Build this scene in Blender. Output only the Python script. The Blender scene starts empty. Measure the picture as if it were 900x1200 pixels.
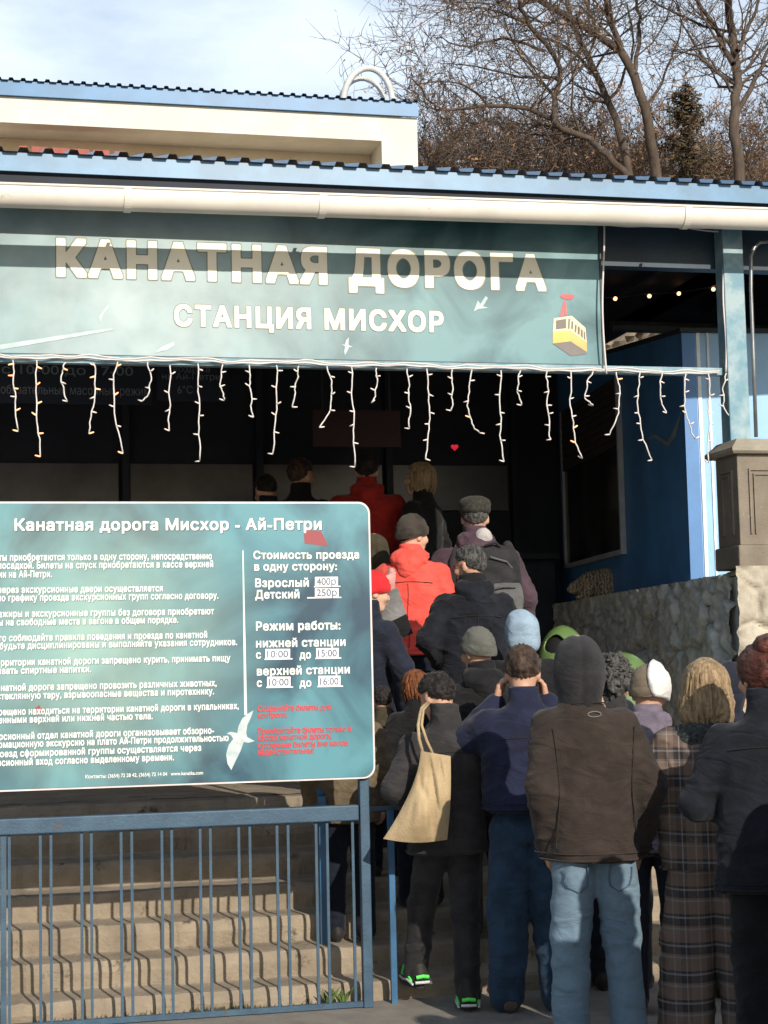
import bpy, math, random
import numpy as np
from mathutils import Vector, Matrix, Euler
from math import sin, cos, pi, radians

C = bpy.context.scene.collection
random.seed(4)
RNG = np.random.default_rng(7)

# ------------------------------------------------------------------ camera
F_PX = 2000.0
YAW, PITCH, ROLL = radians(13), radians(5.3), radians(1.26)
fw = Vector((sin(YAW)*cos(PITCH), cos(YAW)*cos(PITCH), sin(PITCH)))
r0 = Vector((cos(YAW), -sin(YAW), 0)); u0 = r0.cross(fw)
RT = r0*cos(ROLL) - u0*sin(ROLL); UP = u0*cos(ROLL) + r0*sin(ROLL)
EYE = Vector((0, 0, 1.62))
cd = bpy.data.cameras.new('camera'); cam = bpy.data.objects.new('camera', cd); C.objects.link(cam)
cam.matrix_world = Matrix(((RT.x, UP.x, -fw.x, EYE.x), (RT.y, UP.y, -fw.y, EYE.y), (RT.z, UP.z, -fw.z, EYE.z), (0, 0, 0, 1)))
cd.sensor_fit = 'HORIZONTAL'; cd.sensor_width = 36; cd.lens = 36*F_PX/900; cd.clip_end = 600; cd.clip_start = .1
bpy.context.scene.camera = cam

# ------------------------------------------------------------------ light
SUN_EL, SUN_TAN = radians(26), 0.20
az = math.atan(SUN_TAN)
sun_dir = Vector((sin(az)*cos(SUN_EL), -cos(az)*cos(SUN_EL), sin(SUN_EL)))     # towards the sun
W = bpy.data.worlds.new('World'); bpy.context.scene.world = W; W.use_nodes = True
nt = W.node_tree; bg = nt.nodes['Background']
sky = nt.nodes.new('ShaderNodeTexSky'); sky.sky_type = 'NISHITA'; sky.sun_disc = False
sky.sun_elevation = SUN_EL; sky.sun_rotation = pi - az; sky.air_density = 1.0; sky.dust_density = 1.0; sky.ozone_density = 1.2
tc = nt.nodes.new('ShaderNodeTexCoord'); mp = nt.nodes.new('ShaderNodeMapping'); mp.inputs['Scale'].default_value = (1.3, 1.3, 3.4)
mp.inputs['Location'].default_value = (.35, .1, .55)
nz = nt.nodes.new('ShaderNodeTexNoise'); nz.inputs['Scale'].default_value = 3.1; nz.inputs['Detail'].default_value = 7; nz.inputs['Roughness'].default_value = .55
cr = nt.nodes.new('ShaderNodeValToRGB'); cr.color_ramp.elements[0].position = .33; cr.color_ramp.elements[1].position = .60; cr.color_ramp.elements[0].color = (.42, .42, .42, 1); cr.color_ramp.elements[1].color = (.92, .92, .92, 1)
mx = nt.nodes.new('ShaderNodeMix'); mx.data_type = 'RGBA'; mx.inputs[7].default_value = (10.8, 12.0, 13.2, 1)
L = nt.links.new
L(tc.outputs['Generated'], mp.inputs[0]); L(mp.outputs[0], nz.inputs['Vector']); L(nz.outputs[0], cr.inputs[0])

dt = nt.nodes.new('ShaderNodeVectorMath'); dt.operation = 'DOT_PRODUCT'; dt.inputs[1].default_value = (.78, .55, -.3); L(tc.outputs['Generated'], dt.inputs[0])
rm = nt.nodes.new('ShaderNodeMapRange'); rm.inputs[1].default_value = .42; rm.inputs[2].default_value = .66; rm.inputs[3].default_value = 1.0; rm.inputs[4].default_value = .55; L(dt.outputs['Value'], rm.inputs[0])
ml = nt.nodes.new('ShaderNodeMath'); ml.operation = 'MULTIPLY'; L(cr.outputs[0], ml.inputs[0]); L(rm.outputs[0], ml.inputs[1]); 
sy = nt.nodes.new('ShaderNodeSeparateXYZ'); L(tc.outputs['Generated'], sy.inputs[0])
ry = nt.nodes.new('ShaderNodeMapRange'); ry.interpolation_type = 'SMOOTHSTEP'; ry.inputs[1].default_value = -.15; ry.inputs[2].default_value = .45; ry.inputs[3].default_value = .20; ry.inputs[4].default_value = 1; L(sy.outputs['Y'], ry.inputs[0])
m3 = nt.nodes.new('ShaderNodeMath'); m3.operation = 'MULTIPLY'; L(ml.outputs[0], m3.inputs[0]); L(ry.outputs[0], m3.inputs[1]); L(m3.outputs[0], mx.inputs[0])
L(sky.outputs[0], mx.inputs[6]); L(mx.outputs[2], bg.inputs[0])
bg.inputs[1].default_value = 0.104
sd = bpy.data.lights.new('sun', 'SUN'); sd.energy = 4.7; sd.angle = radians(.53); sd.color = (1, .91, .78)
so = bpy.data.objects.new('sun', sd); C.objects.link(so); so.rotation_euler = sun_dir.to_track_quat('Z', 'Y').to_euler(); so.location = (6, -20, 15)
vs = bpy.context.scene.view_settings
vs.view_transform = 'Standard'; vs.look = 'None'; vs.gamma = 1; vs.exposure = 0.15

# ------------------------------------------------------------------ helpers
def ray(x, y): return fw + RT*((x-450)/F_PX) + UP*((600-y)/F_PX)
def at(x, y, Y):
    d = ray(x, y); return EYE + d*(Y/d.y)
def atd(x, y, d): return EYE + ray(x, y)*d
def tag(o, label=None, cat=None, group=None, kind=None):
    if label: o['label'] = label
    if cat: o['category'] = cat
    if group: o['group'] = group
    if kind: o['kind'] = kind
    return o
ORG = {}
def thing(name, label, cat, loc=(0, 0, 0), group=None):
    o = bpy.data.objects.new(name, None); C.objects.link(o); o.location = loc; o.empty_display_size = .1
    ORG[o.name] = Vector(loc); return tag(o, label, cat, group)

class MB:
    def __init__(s): s.v = []; s.f = []; s.m = []; s.mi = 0
    def add(s, vs_, fs):
        b = len(s.v); s.v.extend([tuple(p) for p in vs_]); s.f.extend([tuple(i+b for i in f) for f in fs]); s.m.extend([s.mi]*len(fs)); return s
    def box(s, a, b):
        x0, y0, z0 = [min(i, j) for i, j in zip(a, b)]; x1, y1, z1 = [max(i, j) for i, j in zip(a, b)]
        return s.add([(x0,y0,z0),(x1,y0,z0),(x1,y1,z0),(x0,y1,z0),(x0,y0,z1),(x1,y0,z1),(x1,y1,z1),(x0,y1,z1)],
                     [(0,3,2,1),(4,5,6,7),(0,1,5,4),(1,2,6,5),(2,3,7,6),(3,0,4,7)])
    def bbox(s, a, b, c=.006):            # box with chamfered edges
        lo = [min(i, j) for i, j in zip(a, b)]; hi = [max(i, j) for i, j in zip(a, b)]
        import bmesh
        bm = bmesh.new(); bmesh.ops.create_cube(bm, size=1)
        for v in bm.verts: v.co = Vector([lo[k] + (v.co[k]+.5)*(hi[k]-lo[k]) for k in range(3)])
        bmesh.ops.bevel(bm, geom=list(bm.edges), offset=c, segments=2, affect='EDGES', profile=.5)
        bm.verts.index_update(); s.add([v.co for v in bm.verts], [[v.index for v in f.verts] for f in bm.faces]); bm.free(); return s
    def tube(s, pts, rad, n=8, cap=True):
        pts = [Vector(p) for p in pts]; k = len(pts)
        if not hasattr(rad, '__len__'): rad = [rad]*k
        rings = []; prev = None
        for i, p in enumerate(pts):
            t = (pts[min(i+1, k-1)] - pts[max(i-1, 0)])
            if t.length < 1e-9: t = Vector((0, 0, 1))
            t.normalize()
            if prev is None:
                a = t.cross(Vector((0, 0, 1)) if abs(t.z) < .9 else Vector((1, 0, 0))).normalized()
            else:
                a = (prev - t*prev.dot(t))
                a = a.normalized() if a.length > 1e-6 else t.orthogonal().normalized()
            prev = a; b = t.cross(a)
            rings.append([p + (a*cos(2*pi*j/n) + b*sin(2*pi*j/n))*rad[i] for j in range(n)])
        vs_ = [q for r in rings for q in r]
        fs = [(i*n+j, i*n+(j+1) % n, (i+1)*n+(j+1) % n, (i+1)*n+j) for i in range(k-1) for j in range(n)]
        if cap: fs += [tuple(range(n-1, -1, -1)), tuple((k-1)*n+j for j in range(n))]
        return s.add(vs_, fs)
    def loft(s, rings, cap=True):         # rings: lists of equal length
        n = len(rings[0]); k = len(rings)
        fs = [(i*n+j, i*n+(j+1) % n, (i+1)*n+(j+1) % n, (i+1)*n+j) for i in range(k-1) for j in range(n)]
        if cap: fs += [tuple(range(n-1, -1, -1)), tuple((k-1)*n+j for j in range(n))]
        return s.add([q for r in rings for q in r], fs)
    def poly(s, pts, dy):                 # flat outline extruded by vector dy
        n = len(pts); pts = [Vector(p) for p in pts]; dy = Vector(dy)
        return s.add(pts + [p+dy for p in pts], [tuple(range(n)), tuple(range(2*n-1, n-1, -1))] + [(i, i+n, (i+1) % n+n, (i+1) % n) for i in range(n)])
    def grid(s, P):                       # P [nu][nv][3]
        nu, nv = len(P), len(P[0])
        return s.add([q for r in P for q in r], [(i*nv+j, (i+1)*nv+j, (i+1)*nv+j+1, i*nv+j+1) for i in range(nu-1) for j in range(nv-1)])
    def sphere(s, c, r, n=12, m=8):
        rr = r if hasattr(r, '__len__') else (r, r, r)
        rings = []
        for i in range(1, m):
            a = pi*i/m - pi/2
            rings.append([(c[0]+rr[0]*cos(a)*cos(2*pi*j/n), c[1]+rr[1]*cos(a)*sin(2*pi*j/n), c[2]+rr[2]*sin(a)) for j in range(n)])
        k = m-1
        vs_ = [q for r_ in rings for q in r_] + [(c[0], c[1], c[2]-rr[2]), (c[0], c[1], c[2]+rr[2])]
        fs = [(i*n+j, i*n+(j+1) % n, (i+1)*n+(j+1) % n, (i+1)*n+j) for i in range(k-1) for j in range(n)]
        fs += [(k*n, (j+1) % n, j) for j in range(n)] + [(k*n+1, (k-1)*n+j, (k-1)*n+(j+1) % n) for j in range(n)]
        return s.add(vs_, fs)
    def build(s, name, mat, parent=None, smooth=False, loc=None, fix=True):
        me = bpy.data.meshes.new(name)
        org = Vector(loc) if loc is not None else (ORG.get(parent.name, Vector()) if parent else Vector())
        V = np.array(s.v, dtype=np.float32).reshape(-1, 3) - np.array(org, dtype=np.float32)
        me.from_pydata(V.tolist(), [], s.f)
        for m in (mat if isinstance(mat, (list, tuple)) else [mat]): me.materials.append(m)
        if isinstance(mat, (list, tuple)): me.polygons.foreach_set('material_index', s.m)
        if fix:
            import bmesh
            bm = bmesh.new(); bm.from_mesh(me); bmesh.ops.recalc_face_normals(bm, faces=bm.faces); bm.to_mesh(me); bm.free()
        if smooth: me.polygons.foreach_set('use_smooth', [True]*len(me.polygons))
        me.update()
        o = bpy.data.objects.new(name, me); C.objects.link(o)
        if parent: o.parent = parent; ORG[o.name] = org
        elif loc is not None: o.location = loc; ORG[o.name] = org
        return o
def vm(v, f, name, mat, parent=None, smooth=True):
    me = bpy.data.meshes.new(name); me.from_pydata(np.asarray(v).tolist(), [], np.asarray(f).tolist()); me.materials.append(mat)
    if smooth: me.polygons.foreach_set('use_smooth', [True]*len(me.polygons))
    me.update(); o = bpy.data.objects.new(name, me); C.objects.link(o)
    if parent: o.parent = parent
    return o

# ------------------------------------------------------------------ noise + implicit surfaces
def hsh(i, j, k):
    n = (i*374761393 + j*668265263 + k*2147483647*3 + 12345) & 0xffffffff
    n = ((n ^ (n >> 13))*1274126177) & 0xffffffff
    return ((n ^ (n >> 16)) & 0xffff)/32767.5 - 1
def vnoise(P):
    P = np.asarray(P, dtype=np.float64); I = np.floor(P).astype(np.int64); f = P - I; u = f*f*(3-2*f); r = 0
    for a in (0, 1):
        for b in (0, 1):
            for c in (0, 1):
                w = (u[..., 0] if a else 1-u[..., 0])*(u[..., 1] if b else 1-u[..., 1])*(u[..., 2] if c else 1-u[..., 2])
                r = r + w*hsh(I[..., 0]+a, I[..., 1]+b, I[..., 2]+c)
    return r
def smin(a, b, k):
    if k <= 0: return np.minimum(a, b)
    h = np.clip(.5+.5*(b-a)/k, 0, 1); return b*(1-h)+a*h-k*h*(1-h)
class SDF:
    """smooth union of rounded cones, ellipsoids and elliptical lofts"""
    def __init__(s): s.p = []; s.lo = np.full(3, 1e9); s.hi = -s.lo
    def _bb(s, a, r): a = np.asarray(a, float); s.lo = np.minimum(s.lo, a-r); s.hi = np.maximum(s.hi, a+r)
    def cone(s, a, b, ra, rb, k=.02):
        a, b = np.array(a, float), np.array(b, float); s._bb(a, ra+.03); s._bb(b, rb+.03); s.p.append(('c', a, b, ra, rb, k)); return s
    def chain(s, pts, rad, k=.02):
        for i in range(len(pts)-1): s.cone(pts[i], pts[i+1], rad[i], rad[i+1], k)
        return s
    def ell(s, c, r, k=.02, R=None):
        s._bb(c, max(r)+.03); s.p.append(('e', np.array(c, float), np.array(r, float), k, R)); return s
    def loft(s, rings, k=.02):            # rings (z, rx, ry, cx, cy)
        R = np.array(rings, float)
        for q in R: s._bb((q[3], q[4], q[0]), max(q[1], q[2])+.03)
        s.p.append(('l', R, k)); return s
    def move(s, M):                       # transform cones and ellipsoids collected so far
        q = []; A = np.array(M.to_3x3()); t = np.array(M.translation); s.lo = np.full(3, 1e9); s.hi = -s.lo
        for p in s.p:
            if p[0] == 'c': a, b = A@p[1]+t, A@p[2]+t; q.append(('c', a, b, p[3], p[4], p[5])); s._bb(a, p[3]+.03); s._bb(b, p[4]+.03)
            else:
                c = A@p[1]+t; R = A if p[4] is None else A@p[4]; q.append(('e', c, p[2], p[3], R)); s._bb(c, p[2].max()+.03)
        s.p = q; return s
    def merge(s, o): s.p += o.p; s.lo = np.minimum(s.lo, o.lo); s.hi = np.maximum(s.hi, o.hi); return s
    def mesh(s, h, mod=None):
        n = np.ceil((s.hi-s.lo)/h).astype(int)+3; lo = s.lo-h
        ax = [lo[i]+h*np.arange(n[i]) for i in range(3)]
        D = np.full(n, 1e3)
        for p in s.p:
            if p[0] == 'c': blo, bhi = np.minimum(p[1]-p[3], p[2]-p[4]), np.maximum(p[1]+p[3], p[2]+p[4]); mg = .05
            elif p[0] == 'e': blo, bhi = p[1]-p[2].max(), p[1]+p[2].max(); mg = .05
            else: R = p[1]; blo = np.array([(R[:, 3]-R[:, 1]).min(), (R[:, 4]-R[:, 2]).min(), R[0, 0]]); bhi = np.array([(R[:, 3]+R[:, 1]).max(), (R[:, 4]+R[:, 2]).max(), R[-1, 0]]); mg = .05
            i0 = np.clip(((blo-mg-lo)/h).astype(int), 0, n-1); i1 = np.clip(((bhi+mg-lo)/h).astype(int)+2, 1, n)
            X, Y, Z = np.meshgrid(*[ax[i][i0[i]:i1[i]] for i in range(3)], indexing='ij')
            if p[0] == 'c':
                _, a, b, ra, rb, k = p; ab = b-a; L2 = max(ab@ab, 1e-9)
                t = np.clip(((X-a[0])*ab[0]+(Y-a[1])*ab[1]+(Z-a[2])*ab[2])/L2, 0, 1)
                d = np.sqrt((X-a[0]-ab[0]*t)**2+(Y-a[1]-ab[1]*t)**2+(Z-a[2]-ab[2]*t)**2) - (ra+(rb-ra)*t)
            elif p[0] == 'e':
                _, c, r, k, R = p; q = np.stack((X-c[0], Y-c[1], Z-c[2]), -1)
                if R is not None: q = q@R
                k0 = np.sqrt(((q/r)**2).sum(-1)); k1 = np.sqrt(((q/(r*r))**2).sum(-1))+1e-9; d = np.where(k0 < .05, -r.min(), k0*(k0-1)/k1)
            else:
                _, R, k = p; rx, ry, cx, cy = [np.interp(Z, R[:, 0], R[:, i]) for i in (1, 2, 3, 4)]
                qx, qy = (X-cx)/rx, (Y-cy)/ry; e = 2.4
                d = ((np.abs(qx)**e+np.abs(qy)**e)**(1/e)-1)*np.minimum(rx, ry)
                d = np.maximum(d, np.maximum(R[0, 0]-Z, Z-R[-1, 0]))
            sl = tuple(slice(i0[i], i1[i]) for i in range(3)); D[sl] = smin(D[sl], d, k)
        if mod is not None:
            m = np.abs(D) < .06; ix = np.argwhere(m); P = lo+h*ix; D[m] += mod(P)
        return nets(D, lo, h)
def nets(D, lo, h):
    S = D < 0; n = D.shape
    Cn = np.zeros([k-1 for k in n], int); 
    for a in (0, 1):
        for b in (0, 1):
            for c in (0, 1): Cn += S[a:n[0]-1+a, b:n[1]-1+b, c:n[2]-1+c]
    cell = np.argwhere((Cn > 0) & (Cn < 8)); idx = np.full(Cn.shape, -1); idx[tuple(cell.T)] = np.arange(len(cell))
    acc = np.zeros((len(cell), 3)); cnt = np.zeros(len(cell)); cs = [(a, b, c) for a in (0, 1) for b in (0, 1) for c in (0, 1)]
    for p in cs:
        for ax in range(3):
            if p[ax]: continue
            q = list(p); q[ax] = 1
            A = D[tuple((cell+p).T)]; B = D[tuple((cell+q).T)]; m = (A < 0) != (B < 0); t = np.where(m, A/np.where(m, A-B, 1), 0)
            pt = np.repeat(np.array([p], float), len(cell), 0); pt[:, ax] = t; acc[m] += pt[m]; cnt[m] += 1
    V = lo + h*(cell + acc/np.maximum(cnt, 1)[:, None]); Fs = []
    for ax in range(3):
        o1, o2 = [(1, 2), (2, 0), (0, 1)][ax]
        sl0 = [slice(None)]*3; sl1 = [slice(None)]*3; sl0[ax] = slice(0, -1); sl1[ax] = slice(1, None)
        A, B = S[tuple(sl0)], S[tuple(sl1)]; e = np.argwhere(A != B)
        e = e[(e[:, o1] > 0) & (e[:, o2] > 0) & (e[:, o1] < n[o1]-1) & (e[:, o2] < n[o2]-1)]
        d1 = np.zeros(3, int); d1[o1] = 1; d2 = np.zeros(3, int); d2[o2] = 1
        q = [idx[tuple((e-d1-d2).T)], idx[tuple((e-d2).T)], idx[tuple(e.T)], idx[tuple((e-d1).T)]]
        Q = np.stack(q, 1); fl = A[tuple(e.T)]; Q[~fl] = Q[~fl][:, ::-1]; Fs.append(Q)
    Fa = np.concatenate(Fs); return V, Fa[(Fa >= 0).all(1)]

# ------------------------------------------------------------------ materials
MATS = {}
def mat(key, col, rough=.6, var=.12, ns=4, bump=0, bs=60, metal=0, spec=.4, col2=None, stretch=(1, 1, 1), lo=.4, hi=.6, sheen=0, detail=6, wear=None):
    if key in MATS: return MATS[key]
    m = bpy.data.materials.new(key); m.use_nodes = True; t = m.node_tree; b = t.nodes['Principled BSDF']; N = t.nodes.new; K = t.links.new
    b.inputs['Roughness'].default_value = rough; b.inputs['Metallic'].default_value = metal; b.inputs['Specular IOR Level'].default_value = spec
    if sheen: b.inputs['Sheen Weight'].default_value = sheen
    g = N('ShaderNodeTexCoord'); p = N('ShaderNodeMapping'); p.inputs['Scale'].default_value = stretch; K(g.outputs['Object'], p.inputs[0])
    n = N('ShaderNodeTexNoise'); n.inputs['Scale'].default_value = ns; n.inputs['Detail'].default_value = detail; n.inputs['Roughness'].default_value = .6; K(p.outputs[0], n.inputs['Vector'])
    r = N('ShaderNodeValToRGB'); r.color_ramp.elements[0].position = lo; r.color_ramp.elements[1].position = hi; K(n.outputs[0], r.inputs[0])
    c2 = col2 or tuple(min(1, c*(1+var)) for c in col); c1 = col if col2 else tuple(c*(1-var) for c in col)
    r.color_ramp.elements[0].color = (*c1, 1); r.color_ramp.elements[1].color = (*c2, 1); K(r.outputs[0], b.inputs['Base Color'])
    if wear:
        w1 = N('ShaderNodeTexNoise'); w1.inputs['Scale'].default_value = wear[1]; w1.inputs['Detail'].default_value = 9; w1.inputs['Roughness'].default_value = .75; K(p.outputs[0] if len(wear) < 4 else g.outputs['Object'], w1.inputs['Vector'])
        w2 = N('ShaderNodeValToRGB'); w2.color_ramp.elements[0].position = wear[2]; w2.color_ramp.elements[1].position = wear[2]+.07; K(w1.outputs[0], w2.inputs[0])
        w3 = N('ShaderNodeMix'); w3.data_type = 'RGBA'; w3.inputs[7].default_value = (*wear[0], 1); K(w2.outputs[0], w3.inputs[0]); K(r.outputs[0], w3.inputs[6]); K(w3.outputs[2], b.inputs['Base Color'])
    if bump:
        n2 = N('ShaderNodeTexNoise'); n2.inputs['Scale'].default_value = bs; n2.inputs['Detail'].default_value = 5; K(p.outputs[0], n2.inputs['Vector'])
        bb = N('ShaderNodeBump'); bb.inputs['Strength'].default_value = bump; bb.inputs['Distance'].default_value = .01; K(n2.outputs[0], bb.inputs['Height']); K(bb.outputs[0], b.inputs['Normal'])
    if sheen:
        n3 = N('ShaderNodeTexNoise'); n3.inputs['Scale'].default_value = 7; n3.inputs['Detail'].default_value = 4; n3.inputs['Distortion'].default_value = 1.6; p3 = N('ShaderNodeMapping'); p3.inputs['Scale'].default_value = (.8, .8, 1.5); K(g.outputs['Object'], p3.inputs[0]); K(p3.outputs[0], n3.inputs['Vector'])
        b3 = N('ShaderNodeBump'); b3.inputs['Strength'].default_value = .55; b3.inputs['Distance'].default_value = .03; K(n3.outputs[0], b3.inputs['Height']); K(bb.outputs[0], b3.inputs['Normal']); K(b3.outputs[0], b.inputs['Normal'])
    MATS[key] = m; return m
def emat(key, col, st):
    if key in MATS: return MATS[key]
    m = bpy.data.materials.new(key); m.use_nodes = True; b = m.node_tree.nodes['Principled BSDF']
    b.inputs['Base Color'].default_value = (*col, 1); b.inputs['Emission Color'].default_value = (*col, 1); b.inputs['Emission Strength'].default_value = st; MATS[key] = m; return m
def cloth(key, col, var=.18, rough=.85, ns=9, bump=.25, bs=240, spec=.2, sheen=.08, **k): return mat(key, col, rough, var, ns, bump, bs, 0, spec, sheen=sheen, **k)

BLUE = mat('blue paint', (.024, .056, .095), .5, ns=9, bump=.15, bs=90, col2=(.045, .096, .150), lo=.3, hi=.7, wear=((.085, .045, .028), 11, .62))
BLUED = mat('dark blue paint', (.035, .11, .22), .4, .2, 4, .08, 80)
BLUEB = mat('weathered pale blue paint', (.13, .26, .33), .55, col2=(.28, .38, .42), ns=7, bump=.1)
SHEETB = mat('blue coated sheet', (.085, .205, .345), .4, .14, 3, spec=.5, wear=((.16, .20, .22), 5, .63))
GUT = mat('cream plastic', (.66, .63, .57), .35, .06, 3, spec=.5, wear=((.42, .38, .32), 6, .62))
CREAM = mat('cream render', (.62, .60, .54), .8, .06, 2, .1, 50)
BEIGE = mat('beige render', (.62, .53, .39), .85, .08, 2, .12, 60, col2=(.70, .62, .48))
STEP = mat('worn concrete step', (.165, .134, .098), .9, ns=4.5, bump=.7, bs=45, col2=(.315, .262, .195), lo=.25, hi=.75, wear=((.075, .062, .048), 6, .59))
ASPH = mat('grey asphalt', (.17, .155, .135), .9, ns=7, bump=.5, bs=160, col2=(.26, .235, .205), lo=.3, hi=.7)
PILL = mat('grey brown cement', (.19, .162, .128), .85, .12, 5, .35, 70, wear=((.30, .265, .22), 6, .60))
STONEL = mat('pale limestone', (.27, .24, .19), .9, ns=5, bump=.7, bs=35, col2=(.50, .46, .38), lo=.3, hi=.7)
STONED = mat('dark grey stone', (.30, .31, .285), .85, ns=9, bump=.9, bs=22, col2=(.62, .62, .57), lo=.3, hi=.7)
ROCK = mat('brown rock', (.075, .06, .045), .95, ns=5, bump=1, bs=14, col2=(.25, .205, .155), lo=.3, hi=.7)
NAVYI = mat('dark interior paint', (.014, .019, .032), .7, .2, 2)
KSHADE = mat('blue kiosk wall in shade', (.075, .235, .50), .45, .12, 2, .05)  # shade on the kiosk's side put into a deeper blue
KIOSKF = mat('blue kiosk front in sun', (.26, .47, .72), .45, .08, 2, .05)  # sunlight on the kiosk's front put into a paler blue
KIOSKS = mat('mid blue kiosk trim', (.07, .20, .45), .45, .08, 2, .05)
WHITE = mat('white plastic', (.60, .57, .56), .4, .04, 4)
DKMET = mat('dark metal', (.03, .035, .045), .5, .2, 5)
GREYM = mat('grey metal', (.22, .23, .24), .4, .15, 5, metal=.6)
BARK = mat('bark', (.045, .034, .027), .95, ns=9, bump=.8, bs=40, col2=(.11, .083, .064), stretch=(1, 1, .3), lo=.3, hi=.7)
TWIG = mat('twig', (.085, .062, .048), .95, .3, 2)
LEAFD = mat('dry leaf', (.19, .10, .05), .9, ns=1.5, col2=(.33, .20, .11), lo=.3, hi=.7)
SKIN = mat('skin', (.50, .29, .20), .55, .1, 14, .1, 200, spec=.35)
EYEW = mat('eye', (.05, .03, .025), .15, .05, 30)
LIP = mat('lip', (.40, .16, .13), .5, .05, 30)

# ------------------------------------------------------------------ ground and setting
GZ = .05
X0, X1 = -6.0, 9.0
def struct(o): o['kind'] = 'structure'; return o
struct(MB().grid([[(x, y, GZ) for y in (-60, -10, 4, 8.0, 8.14)] for x in (-80, -6, 0, 5, 80)]).build('ground', ASPH))
NST, SY0, SRUN, SZ0, SRISE = 7, 8.14, .24, .14, .131
def zst(Y):
    if Y < SY0: return GZ
    if Y >= 12.0: return 1.48
    if Y >= 11.4: return .926+.1385*(1+int((Y-11.4)/.2))
    return SZ0 + SRISE*min(NST-1, int((Y-SY0)/SRUN))
# staircase: worn nosings
mb = MB(); XS = np.linspace(-2.2, 4.95, 420)
prof = [(SY0, GZ-.1)]
for k in range(NST):
    y, z = SY0+k*SRUN, SZ0+k*SRISE
    prof += [(y, z-SRISE+.012 if k else GZ), (y-.004, z-.05), (y+.003, z-.018), (y+.016, z-.003), (y+.04, z), (y+SRUN-.03, z+.002), (y+SRUN-.008, z+.006)]
prof += [(9.72, .93), (11.4, .93)]
for k in range(4): prof += [(11.4+.2*k, .93+.1375*(k+1)), (11.6+.2*k, .93+.1375*(k+1))]
prof += [(14.6, 1.48)]
P = np.array([[(x, p[0], p[1]) for x in XS] for p in prof])
chip = np.clip(vnoise(P*np.array((7, 3, 3))+5)-.45, 0, 1)*.05*np.abs(vnoise(P*np.array((40, 40, 40))))
joint = .012*np.exp(-((np.mod(P[:, :, 0]+.37*np.floor(P[:, :, 2]/.131), 1.13)-.5)/.014)**2)*(P[:, :, 1] < 9.7)
jit = vnoise(P*np.array((4.5, 9, 9)))*.009 + vnoise(P*np.array((17, 21, 21)))*.005 + chip + joint
P[:, :, 1] += jit; P[:, :, 2] += jit*.5*(P[:, :, 2] > GZ)
stairs = tag(mb.grid(P.tolist()).build('staircase', STEP, smooth=False, fix=False), 'worn beige concrete staircase rising behind the blue fence into the station', 'staircase')

# hillside behind the buildings
def hz(x, y): return float(np.interp(y, [17.5, 24, 200], [4.6, 1.2+.281*24, 1.2+.281*200])) + (.35*float(vnoise(np.array([x*.15, y*.15, 0.]))) if y > 20 else 0)
struct(MB().grid([[(x, y, hz(x, y)) for y in (17.6, 19, 22, 26, 31, 37, 44, 52, 62, 80, 110)] for x in np.linspace(-60, 90, 40)]).build('hillside', mat('leaf litter', (.09, .065, .045), .95, ns=2, bump=.6, bs=12, col2=(.2, .145, .1), lo=.3, hi=.7)))

def voro(u, v, sx, sy, seed=0):
    u = u/sx; v = v/sy; iu = np.floor(u).astype(int); iv = np.floor(v).astype(int); f1 = np.full(u.shape, 9.); f2 = f1.copy(); cid = np.zeros(u.shape)
    for a in (-1, 0, 1):
        for b in (-1, 0, 1):
            ci, cj = iu+a, iv+b; px = ci+.5+.42*hsh(ci, cj, seed*np.ones_like(ci)); py = cj+.5+.38*hsh(ci, cj, (seed+9)*np.ones_like(ci))
            d = np.hypot(u-px, v-py); h = hsh(ci, cj, (seed+31)*np.ones_like(ci)); n = d < f1
            f2 = np.where(n, f1, np.minimum(f2, d)); cid = np.where(n, h, cid); f1 = np.where(n, d, f1)
    return f1, f2-f1, cid
def stone_face(mb, a, b, z0, z1, nrm, sx, sy, amp, seed, h=.018, ztop=None):
    a = np.array(a, float); b = np.array(b, float); Ln = np.linalg.norm(b-a); nu = int(Ln/h)+1; nv = int((z1-z0)/h)+1
    U, V = np.meshgrid(np.linspace(0, Ln, nu), np.linspace(z0, z1, nv), indexing='ij')
    w = np.stack((U, V, 0*U), -1); jx = .05*vnoise(w*6); jy = .05*vnoise(w*6+7)
    f1, e, cid = voro(U+jx, V+jy, sx, sy, seed)
    hgt = amp*(np.clip(e/.13, 0, 1)**.5 + .45*cid) + .35*amp*vnoise(w*11+3*cid[..., None]) + .25*amp*vnoise(w*29) + .12*amp*vnoise(w*60)
    P = np.zeros((nu, nv, 3)); P[:, :, 0] = a[0]+(b[0]-a[0])*U/Ln+nrm[0]*hgt; P[:, :, 1] = a[1]+(b[1]-a[1])*U/Ln+nrm[1]*hgt; P[:, :, 2] = V
    mb.grid(P.tolist()); return P
PX0, PY0 = 4.40, 9.62            # front left corner of the stone parapet
PXE, PYE = PX0+.48, PY0+5.2
t = thing('stone_parapet', 'dark rubble stone parapet running back beside the stairs with a cat on top', 'wall', (PX0, PY0, GZ))
mb = MB(); P = stone_face(mb, (PXE, PYE), (PX0, PY0), 0, 2.16, (-1, .08), .30, .34, .06, 3)
mb.build('stone_face', STONED, t, smooth=True)
mb = MB(); mb.loft([[(PX0+.0, PY0-.02, z), (PX0+.42, PY0-.02, z), (PXE+.42, PYE, z), (PXE+.0, PYE, z)] for z in (0, 2.14)]); mb.build('core', STONED, t)
mb = MB(); xs = np.linspace(0, 1, 60); us = np.linspace(-.05, .42, 12)
P = [[(PX0+.48*s+u, PY0+5.2*s, 2.15+.02*float(vnoise(np.array([u*9, s*40, 1.])))+.012*float(vnoise(np.array([u*31, s*130, 1.])))) for u in us] for s in xs]
mb.grid(P); mb.build('coping', mat('pale cement coping', (.30, .27, .22), .95, .2, 9, .6, 60), t)
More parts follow.
